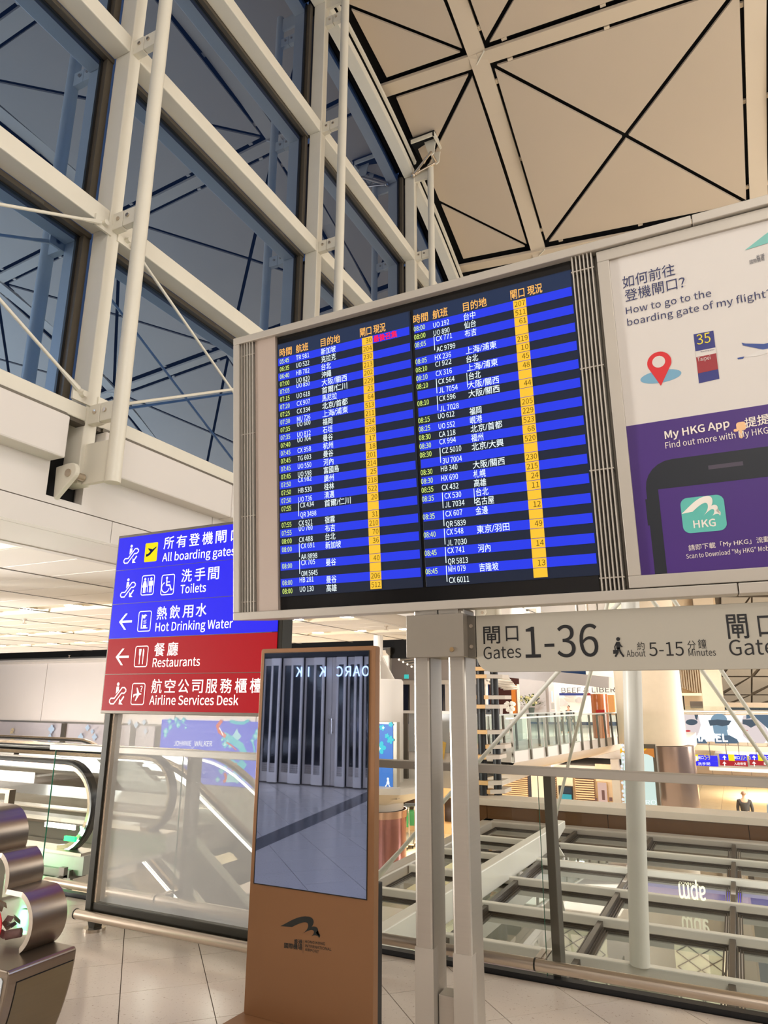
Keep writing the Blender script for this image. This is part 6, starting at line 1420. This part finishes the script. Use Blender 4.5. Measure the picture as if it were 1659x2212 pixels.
area('lower_hall_fill', (3, 46, -1.85), (3, 46.5, -3.5), 7, 8, 1800, (1, .94, .84)); area('lower_hall_fill', (5.5, 30, 1.5), (1, 31, -3.5), 5, 5, 2200, (1, .96, .9))  # more unseen fill added for the lower hall
YG = 35.0; GGp = YP(YG-.02)
for i, (x0, x1, m1, m2, s1, s2, ax, lab) in enumerate(((1440, 1553, S_B, S_B, "閘口5-9", "洗手間", 1508, 'hanging blue sign reading 5-9 over the lower hall'), (1553, 1617, S_B, S_R, "閘口10-36", "入境檢查", 1560, 'hanging blue and red sign reading 10-36 with upward arrows'), (1617, 1700, S_B, S_R, "閘口10-36", "轉機", 1624, 'hanging blue and red sign at the right edge over the lower hall'))):
    a, b = W(x0, 1629, YG), W(x1, 1656, YG); t = thing('hanging_sign', lab, 'sign', ((a.x+b.x)/2, YG, b.z)); zm = (a.z+b.z)/2
    mb = MB(); mb.box(a.x, b.x-.02, YG, YG+.15, zm, a.z); obj('upper_panel', mb, m1, t); mb = MB(); mb.box(a.x, b.x-.02, YG, YG+.15, b.z, zm-.01); obj('lower_panel', mb, m2, t)
    mb = MB(); tx = ax+ (26 if i else 0); fit(mb, s1[:2], (tx, 1640), (tx+12, 1640), .12, pl=GGp, n=0); fit(mb, s2, (tx, 1653), (tx+26, 1653), .12, pl=GGp, n=0)
    if i:
        for py in (1637, 1650):
            u, v = GGp.uv(ax+5, py); istroke(mb, GGp, [(u, v-.09), (u, v+.03)], .035, 0); ipoly(mb, GGp, [(u-.08, v+.01), (u, v+.10), (u+.08, v+.01)], .001)
    obj('white_print', mb, S_W, t); mb = MB(); fit(mb, s1[2:], (tx+14, 1641), (tx+(26 if not i else 36), 1641), .22, pl=GGp, n=0); u, v = GGp.uv(tx-6, 1636); irect(mb, GGp, u-.12, v-.14, u+.12, v+.12, .0); obj('yellow_print', mb, S_Y, t)
    mb = MB(); mb.cyl((a.x+.3, YG+.07, a.z), (a.x+.3, YG+.07, a.z+.5), .02, 6); mb.cyl((b.x-.3, YG+.07, a.z), (b.x-.3, YG+.07, a.z+.5), .02, 6); obj('hanger', mb, M_ALUD, t)
KY = 39.5
cl2 = thing('leaning_column', 'leaning square cream column behind the tie rods at upper right', 'column', (.2, 39.5, 0))
a0, a1, b0, b1 = W(1520, 1542, KY), W(1566, 1542, KY), W(1512, 1460, KY), W(1558, 1460, KY)
kx = (b0-a0)*8; mb = MB(); mb.prism([a0+Vector((0, 0, -1)), a1+Vector((0, 0, -1)), a1, a1+kx*.75, a0+kx*.75, a0], (0, 1.4, 0)); obj('shaft', mb, mat('cream_column', (222, 204, 178)), cl2, bevel=.03)
# slatted upper screen and shop behind it
su_ = thing('slatted_screen', 'bright screen of vertical cream fins high between the two columns', 'screen', (-1, 42, 2.5))
for k in range(11): a, b = W(1468+k*5.2, 1440, 42), W(1472+k*5.2, 1486+k*2.0, 42); mb = MB(); mb.box(a.x, a.x+.07, 42, 42.2, b.z, a.z+1.5); obj('fin', mb, M_RIB, su_)
obj('lit_back', wbox(1464, 1400, 1530, 1500, 42.4, .1), mat('warm_back_wall', (210, 176, 132), .6), su_)
obj('shop_lights', wbox(1472, 1497, 1518, 1503, 41, .1), emit('warm_shop_strip', (255, 226, 180), 1.5), su_)
ls = thing('lounge_shop', 'bright shop interior with lamp behind the upper railing', 'shop', W(1500, 1535, 41)); obj('back_wall', wbox(1470, 1500, 1530, 1536, 43, .1), mat('lit_cream_wall', (240, 216, 180), .5), ls); obj('grey_screen', wbox(1490, 1515, 1520, 1530, 41.5, .1), mat('shop_grey', (120, 112, 106), .5), ls); obj('dark_shelf', wbox(1474, 1502, 1480, 1534, 41.4, .1), M_DT, ls)
area('vault_fill', (14, 46, 6), (6, 60, 4), 5, 5, 1500, (1, .92, .8))  # unseen lamp added to brighten the far vault panels
area('upper_shop_light', (0, 41, 3.4), (0, 42, 0), 3, 3, 90, (1, .84, .6))
# far sloping roof wall of framed panels
fr_ = struct('wall_vault')
M_FP = mat('far_vault_panel', (214, 198, 172), .6, var=.03)
for r_i, (y0, y1) in enumerate(((1290, 1375), (1378, 1460), (1463, 1500), (1502, 1528))):
    for c, (x0, x1) in enumerate(((1558, 1622), (1626, 1700), (1704, 1790))):
        for tri in range(2):
            P_ = [W(x0, y0, 60), W(x1, y0, 60), W(x1, y1, 60), W(x0, y1, 60)]; q = [P_[0], P_[1]-Vector((.15, 0, 0)), P_[3]+Vector((0, 0, .15))] if tri == 0 else [P_[1], P_[2], P_[3]+Vector((.15, 0, 0))]
            mb = MB(); mb.prism([Vector((v.x, 60+(3-r_i)*.0, v.z)) for v in q], (0, .1, 0)); obj('wall_panel', mb, M_FP, fr_)
mb = MB(); a, b = W(1440, 1200, 60.3), W(1800, 1530, 60.3); mb.box(a.x, b.x, 60.2, 60.4, b.z-1, a.z); obj('backing', mb, mat('vault_joint', (120, 104, 82), .7), fr_)
obj('far_windows', wbox(1560, 1528, 1800, 1536, 45, .1), mat('far_dark_glazing', (40, 52, 66), .2, var=.4, scale=2), fr_)
# warm structure glimpsed between the board and the blade sign
fw_ = struct('trim_3')
for k in range(9):
    a = W(1240+k*22, 1270, 24+k*.8); b = W(1246+k*22, 1345, 24+k*.8); mb = MB(); mb.box(a.x, b.x+.02, a.y, a.y+.3, b.z, a.z+1); obj('upright', mb, (M_RIB if k % 2 else M_ALUD), fw_)
a, b = W(1060, 1200, 34), W(1560, 1455, 34); mb = MB(); mb.box(a.x-2, b.x, 40, 40.3, 3.9, 9.5); obj('upper_wall', mb, mat('warm_upper_wall', (216, 192, 158), .6, var=.05), fw_)
_to.hide_render = True
bpy.data.objects.remove(_to)
